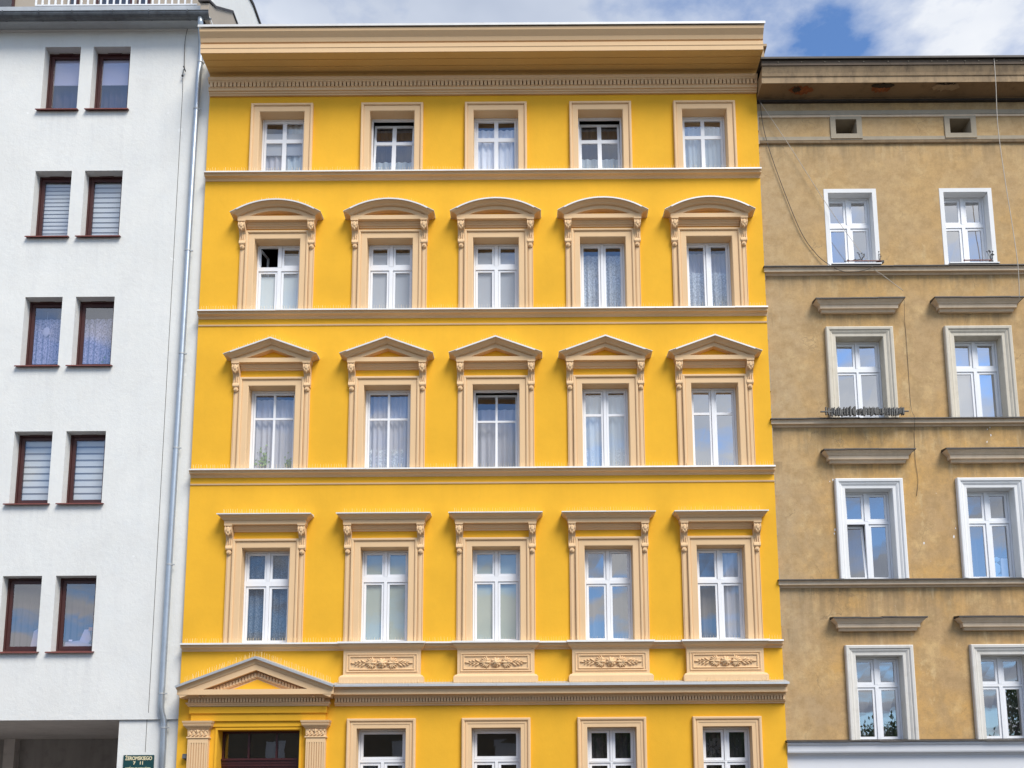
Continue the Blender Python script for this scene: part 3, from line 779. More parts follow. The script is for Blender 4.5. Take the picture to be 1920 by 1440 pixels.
# third floor
T2 = (14.84, .10)
yw(2, 0, mull=.09, trans=T2, sash=.05, gl='glass', cover=[('blind', 'roller_pale', 0, .58), ('blind', 'roller_grey', .58, .88, .56, 1)], open_={2: 78}, label='white window with its upper left sash swung open')
yw(2, 1, mull=.09, trans=T2, sash=.05, gl='glass', cover=('blind', 'roller_grey', 0, .88))
yw(2, 2, mull=.09, trans=T2, sash=.05, gl='glass', cover=('blind', 'roller_grey', 0, .90))
yw(2, 3, mull=.07, sash=.05, gl='glass', cover=[('curtain', 'lace_dots', 0, .86), ('drape', 'sheer_lilac', 0, .9)], label='two-leaf white window with dotted lace curtains')
yw(2, 4, mull=.07, sash=.05, gl='glass', cover=[('curtain', 'lace_dots', 0, .62), ('drape', 'sheer_lilac', 0, .92)])
# second floor
yw(3, 0, border=.05, sash=.04, bars=(.052, 11.01, .05), gl='glass', cover=[('curtain', 'sheer_lilac', 0, .92)], label='white grid window with green house plants at the bottom')
yw(3, 1, border=.05, sash=.04, bars=(.052, 10.98, .05), gl='glass', cover=[('curtain', 'sheer_lilac', 0, .95), ('curtain', 'lace', 0, .3)])
yw(3, 2, border=.05, sash=.04, bars=(.052, 10.95, .05), gl='glass', cover=[('curtain', 'sheer_lilac', 0, .82)], tilt={0: 4.5}, label='white grid window tilted in at the top')
yw(3, 3, mull=.07, sash=.045, bars=(0, 11.05, .06), gl='glass_mid', cover=[('curtain', 'sheer_blue', 0, .93), ('curtain', 'lace', 0, .28)])
yw(3, 4, mull=.07, sash=.045, bars=(0, 11.07, .06), gl='glass_sky', label='white window mirroring blue sky and clouds')
# first floor
yw(4, 0, mull=.07, trans=(6.99, .12), sash=.05, gl='glass_soft', cover=[('curtain', 'lace_dark', 0, .95)], label='white window with dark grey lace curtains')
yw(4, 1, mull=.07, trans=(7.075, .13), sash=.05, gl='glass', cover=('blind', 'roller_green', 0, .97))
yw(4, 2, mull=.07, trans=(7.075, .13), sash=.05, gl='glass', cover=('blind', 'roller_green', 0, .97))
yw(4, 3, mull=.08, trans=(6.985, .09), sash=.05, gl='glass_mid', cover=('drape', 'room_dark', 0, .97))
yw(4, 4, mull=.08, trans=(6.985, .09), sash=.05, gl='glass', cover=[('curtain', 'sheer_lilac', 0, .97, .5, 1), ('drape', 'room_dark', 0, .97, 0, .5)])
# ground floor
yw(0, 1, mull=.07, mull_top=False, trans=(2.89, .06), sash=.06, gl='glass_soft', cover=('drape', 'room_dark', .0, .5))
yw(0, 2, mull=.07, mull_top=False, trans=(2.89, .06), sash=.06, gl='glass_soft', cover=('drape', 'room_dark', .0, .5))
yw(0, 3, mull=.05, trans=(2.84, .03), sash=.06, gl='glass_soft', cover=('drape', 'room_dark', .0, 1))
yw(0, 4, mull=.05, trans=(2.84, .03), sash=.06, gl='glass_soft', cover=('drape', 'room_dark', .0, 1))

# ================================================================== BEIGE BUILDING
G = thing('beige_building', 'weathered ochre-beige tenement with stained plaster, grey string courses and white windows', 'building', (12.5, .1, 0))
GX0, GX1 = 5.635, 20.5
GC = [7.83, 10.66, 13.49, 16.32, 19.15]
GY = .1
gw = {'A': (14.72, 16.69, .54), 'B': (10.84, 12.905, .565), 'C': (6.97, 9.125, .55), 'D': (3.27, 5.19, .53)}
gh = []
for c in GC:
    for k, (a, b, hw) in gw.items(): gh.append((c-hw, c+hw, a, b))
    gh.append((c-.255, c+.265, 18.275, 18.67))
bm = B(); wall_sheet(bm, GX0, GX1, 3.0, 19.45, GY, gh); shell(bm, GX0, GX1, 0, 19.45, GY, 12)
obj('wall', bm, 'old', G)
interior(G, GX0+.1, GX1-.1, [.15, 2.98, 6.7, 10.6, 14.45, 18.0, 19.2], [6.2, 9.25, 12.07, 14.9, 17.7, 20.2], .45, 3.3)
# crown cornice
bm = B()
stack(bm, GX0+.02, GX1, [(19.246, 0), (19.246, .555), (19.238, .556), (19.238, .57), (19.39, .58), (19.40, .60), (19.47, .62), (19.56, .66), (19.60, .68), (19.61, 0)], y0=GY, ret=False)
gc = obj('crown_cornice', bm, 'old_trim_dark', G)
bm = B(); stack(bm, GX0+.021, GX1-.001, [(19.18, 0), (19.19, .05), (19.215, .07), (19.235, .55), (19.244, .553), (19.244, 0)], y0=GY, ret=False); obj('soffit', bm, 'soffit_shade', gc)
bm = B(); x = GX0
while x < GX1:
    e = min(GX1, x+random.uniform(1.8, 3.2)); box(bm, x+.003, e-.003, -.60, -.52, 19.612, 19.745); x = e
bd = obj('eaves_board', bm, 'wood_old', G)
bm = B(); box(bm, GX0-.02, GX1, -.66, 3, 19.76, 19.80); box(bm, GX0-.02, GX1, -.665, -.655, 19.745, 19.79); obj('roof', bm, 'dark_metal', G)
bm = B(); x = GX0+.4
while x < GX1: ell(bm, (x, -.612, 19.69), (.018, .012, .016)); x += random.uniform(.3, .6)
obj('nail', bm, 'grey_band', bd, kind='stuff')
bm = B(); box(bm, GX0+.02, GX1, GY-.08, GY-.001, 19.13, 19.178); obj('ledge', bm, 'dark_metal', gc)
# bare brick where the cornice plaster has fallen, hanging just under the soffit
M['hole_crack'] = simple('dark_hole_and_cracks', (.05, .035, .022), .95, 0, .4, 14)  # flat dark shapes painting the shade of the hole, plus cracks and rim
for xa, xb, ya, yb, seed, mt in ((6.45, 6.66, -.42, -.14, 1, 'hole_crack'), (6.36, 6.98, -.40, -.10, 3, 'brick'), (8.38, 8.86, -.46, -.12, 2, 'brick'), (8.34, 8.92, -.47, -.30, 6, 'hole_crack'), (9.85, 10.55, -.46, -.16, 5, 'old_trim_dark'), (9.9, 10.4, -.455, -.40, 8, 'hole_crack')):
    rn = random.Random(seed); n = 15; up, lo = [], []
    for k in range(n+1):
        t = k/n; e = math.sin(pi*t)**.6; x = xa+(xb-xa)*t+rn.uniform(-.015, .015)
        up.append((x, (ya+yb)/2-(yb-ya)/2*e*rn.uniform(.5, 1.1))); lo.append((x, (ya+yb)/2+(yb-ya)/2*e*rn.uniform(.4, 1.1)))
    off = .012 if mt == 'brick' else (.018 if mt == 'hole_crack' else .008)
    zf = lambda y: 19.235-(y-GY+.55)*.04-off
    bm = B()
    for k in range(n):
        q = [(up[k]), (up[k+1]), (lo[k+1]), (lo[k])]
        bm.faces.new([bm.verts.new((a, b, zf(b)-rn.uniform(0, .006))) for a, b in q]); bm.faces.new([bm.verts.new((a, b, zf(b)+off*.7)) for a, b in q])
    obj('exposed_brick', bm, mt, gc)
# grey bands of the attic frieze
bm = B()
stack(bm, GX0+.01, GX1, [(18.79, 0), (18.80, .03), (18.90, .035), (18.92, .02), (18.93, 0)], y0=GY, ret=False)
obj('frieze_band', bm, 'grey_band', G)
bm = B(); stack(bm, GX0+.01, GX1, [(18.725, 0), (18.73, .03), (18.765, .04), (18.785, .03), (18.789, 0)], y0=GY, ret=False); obj('frieze_band', bm, 'old_trim', G)
bm = B(); stack(bm, GX0+.01, GX1, [(18.11, 0), (18.115, .012), (18.21, .012), (18.215, 0)], y0=GY, ret=False); obj('frieze_band', bm, 'grey_band', G)
for c in GC:
    bm = B(); sweep(bm, [(c-.255, 18.275), (c-.255, 18.67), (c+.265, 18.67), (c+.265, 18.275)], [(0, -.5), (0, .03), (.13, .035), (.135, 0)], closed=True, y0=GY)
    v = obj('attic_opening', bm, 'grey_band', G)
    bm = B(); box(bm, c-.28, c+.29, GY+.5, GY+.52, 18.2, 18.7); obj('dark_backing', bm, 'black', v)  # black sheet closing the hole, in place of the shade inside it
bm = B(); stack(bm, GX0+.005, GX1, [(18.0, 0), (18.01, .05), (18.03, .06), (18.055, .07), (18.06, 0)], y0=GY, ret=False)
obj('string_course', bm, 'old_trim_dark', G)
# string courses with blackened tops
for z, nm in ((14.64, 'old_trim'), (10.79, 'old_trim'), (6.92, 'old_trim')):
    bm = B(); stack(bm, GX0-.02, GX1, [(z-.15, 0), (z-.145, .03), (z-.115, .04), (z-.10, .07), (z-.098, .125), (z-.03, .13), (z-.02, .145), (z, .15), (z+.003, 0)], y0=GY, ret=False)
    s = obj('string_course', bm, nm, G)
    bm = B(); x = GX0-.04
    while x < GX1:
        e = min(GX1, x+random.uniform(.7, 1.5)); dz = random.uniform(-.006, .008)
        prism(bm, [(GY+.02, z+.05), (GY-.185, z+.022+dz), (GY-.19, z-.004+dz), (GY-.02, z+.004)], x, e); x = e
    obj('flashing', bm, 'dark_metal', s)
SUR_B = [(0, -.32), (0, .03), (.01, .04), (.075, .045), (.085, .055), (.12, .075), (.135, .07), (.15, .085), (.165, .10), (.215, .105), (.235, .09), (.24, 0)]
def bwin(c, row, **k):
    z0, z1, hw = gw[row]
    m = {'A': 'white_trim', 'B': 'cream_trim', 'C': 'white_trim', 'D': 'dull_trim'}[row]
    bm = B()
    if row == 'A':
        sweep(bm, [(c-hw, z0), (c-hw, z1), (c+hw, z1), (c+hw, z0)], [(0, -.32), (0, .008), (.10, .01), (.105, 0)], caps=False, y0=GY)
    else:
        sweep(bm, [(c-hw, z0), (c-hw, z1), (c+hw, z1), (c+hw, z0)], SUR_B, caps=False, y0=GY)
    s = obj('window_surround', bm, m, G)
    if row == 'A':
        bm = B(); box(bm, c-hw-.06, c+hw+.06, GY-.2, GY+.3, z0-.03, z0+.0); obj('sill', bm, 'white_trim', s)
    else:
        zc = {'B': 13.50, 'C': 9.735, 'D': 5.755}[row]
        bm = B(); stack(bm, c-.86, c+.86, [(zc, 0, .02), (zc, .08, .02), (zc+.02, .09, .02), (zc+.06, .11, .03), (zc+.065, .16, .07), (zc+.15, .165, .075), (zc+.155, .18, .08), (zc+.19, .20, .12), (zc+.24, .25, .17), (zc+.26, .26, .19), (zc+.265, 0, .19)], y0=GY)
        h = obj('hood', bm, 'old_trim', s)
        bm = B(); x = c-1.06
        while x < c+1.06:
            e = min(c+1.07, x+random.uniform(.3, .9)); dz = random.uniform(-.006, .012)
            prism(bm, [(GY, zc+.335), (GY-.285, zc+.285+dz), (GY-.29, zc+.255+dz), (GY, zc+.268)], x, e); x = e
        obj('flashing', bm, 'dark_metal', s)
    return window(G, c-hw+.004, c+hw-.004, z0+.005, z1-.005, GY+.235, **k)
for i, c in enumerate(GC):
    bwin(c, 'A', mull=.08, trans=(15.93, .09), sash=.055, gl='glass_sky', cover=('drape', 'room_dark', 0, .95))
    bwin(c, 'B', mull=.05 if i == 0 else .08, trans=(12.17, .09), sash=.055, gl='glass_sky', cover=('blind', 'roller_grey', 0, .9) if i == 1 else ('drape', 'room_dark', 0, .95))
    bwin(c, 'C', mull=.08, trans=(8.385, .07), sash=.055, gl='glass_mid', cover=('drape', 'room_dark', 0, .95), tilt={0: 5.5} if i == 0 else (), label='white window with its lower left sash tilted in' if i == 0 else None)
    bwin(c, 'D', mull=.08, trans=(4.53, .06), sash=.055, gl='glass_mid', cover=[('drape', 'room_dark', 0, .95)])
# shop front below
bm = B(); stack(bm, GX0, GX1, [(2.93, 0), (2.94, .03), (2.98, .05), (3.0, .14), (3.03, .15), (3.16, .155), (3.17, .18), (3.20, .20), (3.225, .20), (3.23, 0)], y0=GY, ret=False)
sc2 = obj('shop_cornice', bm, 'shop', G)
bm = B(); x = GX0-.03
while x < GX1:
    e = min(GX1, x+random.uniform(.5, 1.2)); dz = random.uniform(-.008, .012)
    prism(bm, [(GY+.02, 3.30), (GY-.235, 3.25+dz), (GY-.24, 3.225+dz), (GY, 3.235)], x, e); x = e
obj('flashing', bm, 'dark_metal', sc2)
bm = B(); wall_sheet(bm, GX0, GX1, 0, 3.0, GY-.012, [(7.2, 8.5, 0, 2.5), (9.2, 12.2, .7, 2.5), (13.2, 16.2, .7, 2.5)]); obj('shop_wall', bm, 'shop', G)
for a, b, z0 in ((7.2, 8.5, 0.02), (9.2, 12.2, .7), (13.2, 16.2, .7)): window(G, a, b, z0, 2.5, GY+.1, mull=.06, sash=.05, gl='glass_soft')
# party-line chimney end seen between the roofs
bm = B(); box(bm, 5.68, 5.98, .4, 1.6, 19.75, 20.95); box(bm, 5.62, 6.04, .34, 1.66, 20.951, 21.02); obj('chimney', bm, 'old_trim_dark', G)
# white paint splashed beside the painted surrounds
rn = random.Random(21)
for x, z, n in ((6.98, 9.2, 3), (6.97, 7.9, 2), (9.79, 8.2, 2), (9.02, 7.6, 1), (10.75, 10.45, 4)):
    for k in range(n):
        bm = B(); xx, zz_ = x+rn.gauss(0, .05), z+rn.gauss(0, .12); r = rn.uniform(.008, .022); m_ = 7
        ring = [(xx+math.cos(2*pi*q/m_)*r*rn.uniform(.5, 1.1), zz_+math.sin(2*pi*q/m_)*r*rn.uniform(.8, 2.4)) for q in range(m_)]
        prism(bm, ring, GY-.003, GY-.0005, 'Y'); obj('paint_splash', bm, 'white_trim', G)
# rough torn plaster edge along the party line
bm = B(); rn = random.Random(11); z = 3.2
while z < 19.1:
    h = rn.uniform(.06, .3); wv = rn.uniform(.006, .03)
    if rn.random() < .7: box(bm, GX0-.003, GX0+wv, GY-.05-rn.uniform(0, .03), GY+.01, z, z+h)
    z += h
obj('torn_plaster_edge', bm, 'grey_band', G, kind='stuff')

# ================================================================== WHITE BUILDING
Wb = thing('white_building', 'plain off-white apartment block with small paired windows in dark brown frames', 'building', (-13.5, .1, 0))
WX0, WX1 = -22.0, -7.955
WY = .1
wtops = [20.85, 17.42, 14.08, 10.675, 7.18]
pairs = [(-12.185, -11.285), (-10.965, -10.03), (-15.5, -14.6), (-14.28, -13.35), (-18.8, -17.9), (-17.6, -16.67)]
wh = []
for zt in wtops:
    for a, b in pairs: wh.append((a, b, zt-1.79, zt))
PZ = 3.85
wh.append((-19.0, -9.33, 3.0, PZ))
bm = B(); wall_sheet(bm, WX0, WX1, PZ, 21.4, WY, [h for h in wh if h[2] > 3.9]); 
obj('wall', bm, 'white_wall', Wb)
bm = B(); shell(bm, WX0, WX1, 0, 21.4, WY+.002, 12); obj('side_wall', bm, 'white_wall', Wb)
# pier set back under the upper wall
bm = B(); box(bm, -9.33, -7.96, WY+.05, WY+.6, 0, 3.955); 
obj('pier', bm, 'white_wall', Wb)
bm = B(); box(bm, WX0, -19.0, WY+.05, WY+.6, 0, 3.84); obj('pier', bm, 'white_wall', Wb)
bm = B(); box(bm, WX0, -9.335, WY+.001, 8, PZ+.002, PZ+.2)
obj('passage_ceiling', bm, 'concrete', Wb)
bm = B(); box(bm, -9.335, -9.0, WY+.601, 8, 0, PZ+.1); box(bm, -18.9, -9.34, 5.5, 5.7, 0, PZ+.0); obj('passage_wall', bm, 'passage', Wb)
for a, b, y_ in ((-14.6, -14.3, 5.2),):
    bm = B(); box(bm, a, b, y_, 5.49, 0, PZ); obj('passage_pillar', bm, 'concrete', Wb)
# shallow soffit step over the pier: notch in the wall's lower edge
bm = B(); box(bm, -9.33, -7.956, WY+.0505, WY+.3, 3.957, 4.0); obj('soffit', bm, 'white_wall', Wb)
bm = B(); box(bm, -18.9, -9.34, WY+.1, 5.5, .001, .012); obj('passage_bounce_floor', bm, 'bounce_slab', Wb)  # pale slab added to bounce daylight up into the passage
interior(Wb, WX0+.1, WX1-.1, [4.2, 8.2, 11.6, 15.0, 18.4, 21.3], [-20.0, -16.1, -12.75, -9.4, -8.4], .5, 3.3)
for r, zt in enumerate(wtops):
    for k, (a, b) in enumerate(pairs):
        bm = B(); sweep(bm, [(a, zt-1.79), (a, zt), (b, zt), (b, zt-1.79)], [(0, -.34), (0, -.001), (.006, -.0005)], closed=True, y0=WY)
        rv = obj('window_reveal', bm, 'white_wall', Wb)
        gl = ['glass_violet', 'glass_soft', 'glass_violet', 'glass_soft', 'glass_violet'][r]
        cov = None
        if r == 0: cov = [('blind', 'roller_pale', .53, .93), ('drape', 'room_dark', 0, .9)]
        if r == 2: cov = [('curtain', 'lace_dots', 0, .78), ('drape', 'room_dark', 0, .95)]
        if r == 4: cov = [('drape', 'room_dark', .0, .9)]
        w_ = window(Wb, a+.003, b-.003, zt-1.73, zt-.003, WY+.235, frame_mat='brown', border=.045, sash=.075, gl=gl, cover=cov)
        if r in (1, 3): slat_blind(w_, a+.12, b-.12, zt-1.63, zt-.13, WY+.33, {1: (.105, .135), 3: (.165, .165)}[r][k % 2], .72)
        bm = B(); prism(bm, [(WY+.26, zt-1.715), (WY-.085, zt-1.785), (WY-.09, zt-1.815), (WY-.08, zt-1.815), (WY-.075, zt-1.795), (WY+.26, zt-1.729)], a-.09, b+.06); obj('sill', bm, 'sill_red', w_)
        bm = B(); box(bm, (a+b)/2-.2, (a+b)/2+.15, WY+.215, WY+.2345, zt-.05, zt-.005); obj('vent', bm, 'brown', w_)
# eaves: cove, gutter and brackets
bm = B(); box(bm, WX0, WX1-.02, WY-.30, WY+.001, 21.38, 21.42); box(bm, WX0, WX1-.1, WY-.05, WY-.001, 21.28, 21.379); obj('eaves_soffit', bm, 'white_wall', Wb)
bm = B(); ng = 10
pts = [(-.31-.125*math.cos(t), 21.38-.125*math.sin(t)) for t in [pi*k/ng for k in range(ng+1)]]
inner = [(-.31-.117*math.cos(t), 21.38-.117*math.sin(t)) for t in [pi*k/ng for k in range(ng, -1, -1)]]
prism(bm, pts+inner, WX0, -7.93); tube(bm, [(WX0, -.435, 21.385), (-7.93, -.435, 21.385)], .014, 6)
gt = obj('gutter', bm, 'gutter', Wb)
gb = None; x = -8.45
for dx in (0, .95, .9, 1.0, .82, .9, 1.1, .9, 1, 1, 1):
    x -= dx
    if gb is None:
        bm = B(); pr = [(-.31-.134*math.cos(t), -.134*math.sin(t)) for t in [pi*k/8 for k in range(9)]]; ir = [(-.31-.126*math.cos(t), -.126*math.sin(t)) for t in [pi*k/8 for k in range(8, -1, -1)]]
        prism(bm, pr+ir, -.014, .014); box(bm, -.012, .012, -.455, -.44, -.03, .02); gb = obj('gutter_bracket', bm, 'gutter', gt); gb.location = (x, 0, 21.38)
    else: inst(gb, gt, (x, 0, 21.38))
# roof apron and recessed attic storey
bm = B(); prism(bm, [(-.30, 21.40), (.55, 22.05), (.55, 22.42), (.62, 22.42), (.62, 21.3), (-.2, 21.3)], WX0, -8.10); obj('roof', bm, 'zinc', Wb)
bm = B(); box(bm, WX0, -8.3, 2.4, 2.6, 21.3, 25.5); at = obj('attic_wall', bm, 'attic', Wb)
for a, b in ((-12.9, -12.6), (-12.1, -11.1), (-10.95, -10.6), (-15.8, -14.4)):
    bm = B(); rect_ring(bm, a, b, 22.3, 24.6, .06, 2.34, 2.398); f = obj('window', bm, 'brown', at)
    bm = B(); box(bm, a+.06, b-.06, 2.37, 2.38, 22.36, 24.54); obj('pane', bm, 'glass_dark', f); bm = B(); box(bm, a+.06, b-.06, 2.385, 2.397, 22.36, 24.54); obj('curtain', bm, 'room_dark', f)  # dark sheet stands in for the unlit attic room
bm = B(); box(bm, -12.8, -8.6, .56, .60, 23.35, 23.40); box(bm, -12.8, -8.6, .565, .595, 22.46, 22.49); ra = obj('railing', bm, 'pvc', Wb)
bl = None; x = -12.78
while x < -8.6:
    if bl is None: bm = B(); box(bm, -.022, .022, -.012, .012, 0, .87); bl = obj('baluster', bm, 'pvc', ra); bl.location = (x, .58, 22.485)
    else: inst(bl, ra, (x, .58, 22.485))
    x += .168
bm = B(); prism(bm, [(.05, 21.3), (6.5, 21.3), (6.5, 24.9), (3.2, 24.83), (.05, 23.9)], -8.25, -7.99); fw = obj('party_wall', bm, 'white_wall', Wb)
bm = B(); prism(bm, [(.0, 23.90), (3.2, 24.84), (6.6, 24.91), (6.6, 24.99), (3.2, 24.92), (0, 23.98)], -8.30, -7.95); obj('coping', bm, 'dark_metal', fw)
bm = B(); prism(bm, [(-.25, 21.3), (-.25, 21.75), (.2, 22.0), (1.5, 23.05), (1.9, 23.05), (1.9, 21.3)], -8.2, -7.985); ck = obj('parapet_end', bm, 'attic', Wb)
bm = B(); prism(bm, [(-.3, 21.76), (.2, 22.01), (1.5, 23.06), (2.1, 23.06), (2.1, 23.12), (1.48, 23.12), (.18, 22.07), (-.3, 21.82)], -8.25, -7.96); prism(bm, [(1.9, 21.3), (1.9, 23.05), (2.1, 23.05), (2.1, 21.3)], -8.1, -7.98); obj('coping', bm, 'dark_metal', ck)
bm = B(); 
for k in range(6): box(bm, -14.6+k*.32, -14.31+k*.32, .50, .54, 21.95, 22.12)
obj('roof_tile', bm, 'tile', Wb, kind='stuff')
# downpipe with swan neck
bm = B()
pp = [(-8.16, -.31, 21.27), (-8.16, -.30, 21.16), (-8.18, -.2, 21.0), (-8.20, -.06, 20.8), (-8.215, 0, 20.6), (-8.23, .0, 20.2), (-8.25, .0, 20.0), (-8.27, 0, 18), (-8.29, 0, 14), (-8.31, 0, 11), (-8.33, 0, 8.5), (-8.34, 0, 6.4), (-8.35, 0, 4.5), (-8.35, .0, 4.12), (-8.34, .02, 4.0), (-8.30, .05, 3.85), (-8.285, .06, 3.72), (-8.28, .06, 3.3), (-8.28, .06, .1)]
tube(bm, pp, .068, 14); dp = obj('downpipe', bm, 'pipe', Wb, smooth=True)
for x, y, z in ((-8.218, 0, 20.3), (-8.26, 0, 19.0), (-8.283, 0, 15.2), (-8.30, 0, 12.55), (-8.318, 0, 10.2), (-8.335, 0, 7.4), (-8.35, 0, 4.42), (-8.283, .06, 3.66), (-8.28, .06, 2.0)):
    bm = B(); tube(bm, [(x, y, z-.018), (x, y, z+.018)], .077, 14); box(bm, x+.07, x+.12, y-.012, y+.012, z-.014, z+.014); tube(bm, [(x, y+.06, z), (x, WY+.02, z)], .01, 6); obj('pipe_clamp', bm, 'zinc', dp)
# expansion joint
bm = B()
for z0, z1 in ((4.0, 19.6),): box(bm, -8.672, -8.660, WY-.002, WY+.0005, z0, z1)
box(bm, -8.715, -8.703, WY+.048, WY+.0505, 3.12, 3.95)
obj('expansion_joint', bm, 'cable', Wb)

# ================================================================== SMALLER THINGS
def cable(name, pts, r, m, label, cat='cable'):
    """smooth hanging line through given points"""
    bm = B(); P = [Vector(p) for p in pts]; outp = []
    for i in range(len(P)-1):
        p0, p1, p2, p3 = P[max(i-1, 0)], P[i], P[i+1], P[min(i+2, len(P)-1)]
        for k in range(6):
            t = k/6; outp.append(.5*((2*p1)+(p2-p0)*t+(2*p0-5*p1+4*p2-p3)*t*t+(3*p1-p0-3*p2+p3)*t**3))
    outp.append(P[-1]); tube(bm, outp, r, 6)
    return tag(obj(name, bm, m, None, smooth=True), label, cat)
cable('cable', [(5.70, -.02, 19.15), (5.80, .04, 18.28), (6.096, .06, 17.12), (6.55, .06, 15.69), (6.906, .06, 15.06), (7.2, .02, 14.74), (7.39, -.10, 14.53), (7.62, -.12, 14.46), (8.0, -.12, 14.51), (8.26, -.08, 14.66)], .009, 'cable', 'brown cable sagging from the cornice corner to the left beige window sill')
cable('cable', [(5.72, -.04, 19.04), (6.40, .0, 17.87), (7.35, .0, 16.08), (8.19, -.02, 14.70), (8.42, -.12, 14.38), (8.86, -.18, 13.94)], .007, 'cable_pale', 'thin straight cable slanting across the beige wall and left top window')
cable('cable', [(8.90, -.10, 13.78), (8.95, .08, 13.3), (8.96, .085, 12.77), (8.955, .085, 11.2), (8.96, -.08, 10.8), (8.99, .08, 10.5), (8.97, .085, 9.84), (9.0, .085, 9.32), (8.94, .085, 8.95)], .0045, 'cable', 'thin dark cable running down the beige wall between the two window columns')
cable('cable', [(11.28, -.62, 19.84), (11.28, -.60, 19.1), (11.29, -.5, 17.97), (11.35, -.5, 16.55), (11.43, -.5, 15.3), (11.47, -.5, 14.35), (11.49, -.4, 13.6)], .010, 'cable_pale', 'pale cable hanging from the beige eaves at the right edge')
cable('cable', [(-8.60, .02, 21.27), (-8.66, .06, 20.95), (-8.655, .075, 20.4), (-8.64, .075, 20.22)], .008, 'cable', 'short dark cable hanging below the gutter on the white wall')
bm = B(); tube(bm, [(-8.66, .05, 20.24), (-8.59, .0, 20.08)], .014, 6); tube(bm, [(-8.60, .07, 20.1), (-8.64, .02, 20.13), (-8.67, .05, 19.98)], .010, 6); ell(bm, (-8.665, .03, 19.96), (.03, .03, .035)); tube(bm, [(-8.664, .06, 19.98), (-8.664, .085, 19.6)], .005, 5)
tag(obj('cable_anchor', bm, 'black'), 'small black cable hook with insulator on the white wall', 'hook')

# street sign
SG = thing('street_sign', 'dark green street name plate with cream lettering on the white pier', 'sign', (-8.835, WY+.03, 2.75))
bm = B(); box(bm, -9.178, -8.492, WY+.02, WY+.035, 2.45, 3.055); obj('plate', bm, 'sign', SG)
def text(body, x, z, size, wmax=None):
    cu = bpy.data.curves.new('lettering', 'FONT'); cu.body = body; cu.size = size; cu.align_x = 'CENTER'; cu.extrude = .002; cu.offset = .0035
    to = bpy.data.objects.new('lettering_tmp', cu); COL.objects.link(to)
    dg = bpy.context.evaluated_depsgraph_get(); me = bpy.data.meshes.new_from_object(to.evaluated_get(dg))
    COL.objects.unlink(to); bpy.data.objects.remove(to)
    xs = [v.co.x for v in me.vertices]; k = wmax/(max(xs)-min(xs)) if wmax and xs else 1
    for v in me.vertices: v.co = (x+v.co.x*k, WY+.0165-v.co.z, z+v.co.y)
    me.materials.clear(); me.materials.append(M['letter'])
    o = bpy.data.objects.new('lettering', me); link(o, SG)
text('ŻEROMSKIEGO', -8.835, 2.945, .112, .60)
text('7   11', -8.835, 2.845, .095, .22)
text('WEJŚCIE OD PODWÓRZA', -8.835, 2.715, .085, .58)

# small sensor box beside the portal
bm = B(); box(bm, -7.78, -7.69, -.11, -.002, 2.955, 3.06); box(bm, -7.775, -7.695, -.135, -.1105, 2.962, 3.03); tube(bm, [(-7.735, -.05, 2.96), (-7.735, -.02, 2.92)], .012, 6)
tag(obj('wall_sensor', bm, 'gutter'), 'small grey box on the yellow wall left of the doorway pilaster', 'sensor')

# bristly window-box on the beige sill
pb = thing('window_box', 'grey bristly window box under the left beige window on the second row', 'planter', (7.74, -.2, 10.82))
bm = B(); tube(bm, [(6.72, -.22, 10.90), (8.77, -.22, 10.90)], .02, 6); obj('rail', bm, 'brush', pb)
bm = B(); rn = random.Random(5); x = 6.84
while x < 8.65:
    wv = rn.uniform(.012, .03); box(bm, x, x+wv, -.24+rn.uniform(-.03, .02), -.18, 10.79+rn.uniform(0, .05), 10.985+rn.uniform(-.04, .035)); x += wv+rn.choice((.002, .004, .006, .012, .03))
obj('bristles', bm, 'brush', pb, kind='stuff')

# plants and ornaments on the top beige sills
def sprig(bm, x, y, z, n, spread, h, seed, size=.02):
    rn = random.Random(seed)
    for k in range(n):
        tx, tz = x+rn.uniform(-spread, spread), z+h*rn.uniform(.5, 1)
        tube(bm, [(x, y, z), ((x+tx)/2+rn.uniform(-.02, .02), y, (z+tz)/2), (tx, y+rn.uniform(-.03, .03), tz)], .005, 5)
        ell(bm, (tx, y, tz), (size*rn.uniform(.7, 1.3), size*.5, size*rn.uniform(.6, 1)))
bm = B(); tube(bm, [(7.55, -.02, 14.80), (7.8, -.03, 14.82), (7.98, -.02, 14.86), (8.05, -.02, 14.95)], .012, 6); sprig(bm, 7.98, -.02, 14.82, 4, .09, .22, 3); sprig(bm, 7.72, -.02, 14.80, 4, .12, .06, 4)
tag(obj('twig', bm, 'black'), 'dark dry twigs lying on the left top beige sill', 'twigs')
bm = B(); box(bm, 8.32, 8.50, -.06, .02, 14.75, 14.80); sprig(bm, 8.40, -.02, 14.78, 4, .06, .28, 9)
tag(obj('sill_ornament', bm, 'black'), 'small black stemmed ornament at the right end of the left top beige sill', 'ornament')
bm = B(); sprig(bm, 11.09, -.02, 14.76, 7, .10, .30, 6, .028); box(bm, 11.05, 11.13, -.05, .02, 14.74, 14.80)
tag(obj('sill_ornament', bm, 'black'), 'little black flower figure standing on the right top beige sill', 'ornament')
for xa, xb, lb in ((7.62, 8.40, 'reddish bar lying along the left top beige sill'), (10.42, 11.05, 'reddish bar lying along the right top beige sill')):
    bm = B(); tube(bm, [(xa, -.08, 14.775), (xb, -.08, 14.775)], .018, 6); ell(bm, (xa, -.08, 14.775), (.025, .025, .025)); ell(bm, (xb, -.08, 14.775), (.025, .025, .025)); tag(obj('sill_bar', bm, 'sill_red'), lb, 'bar')

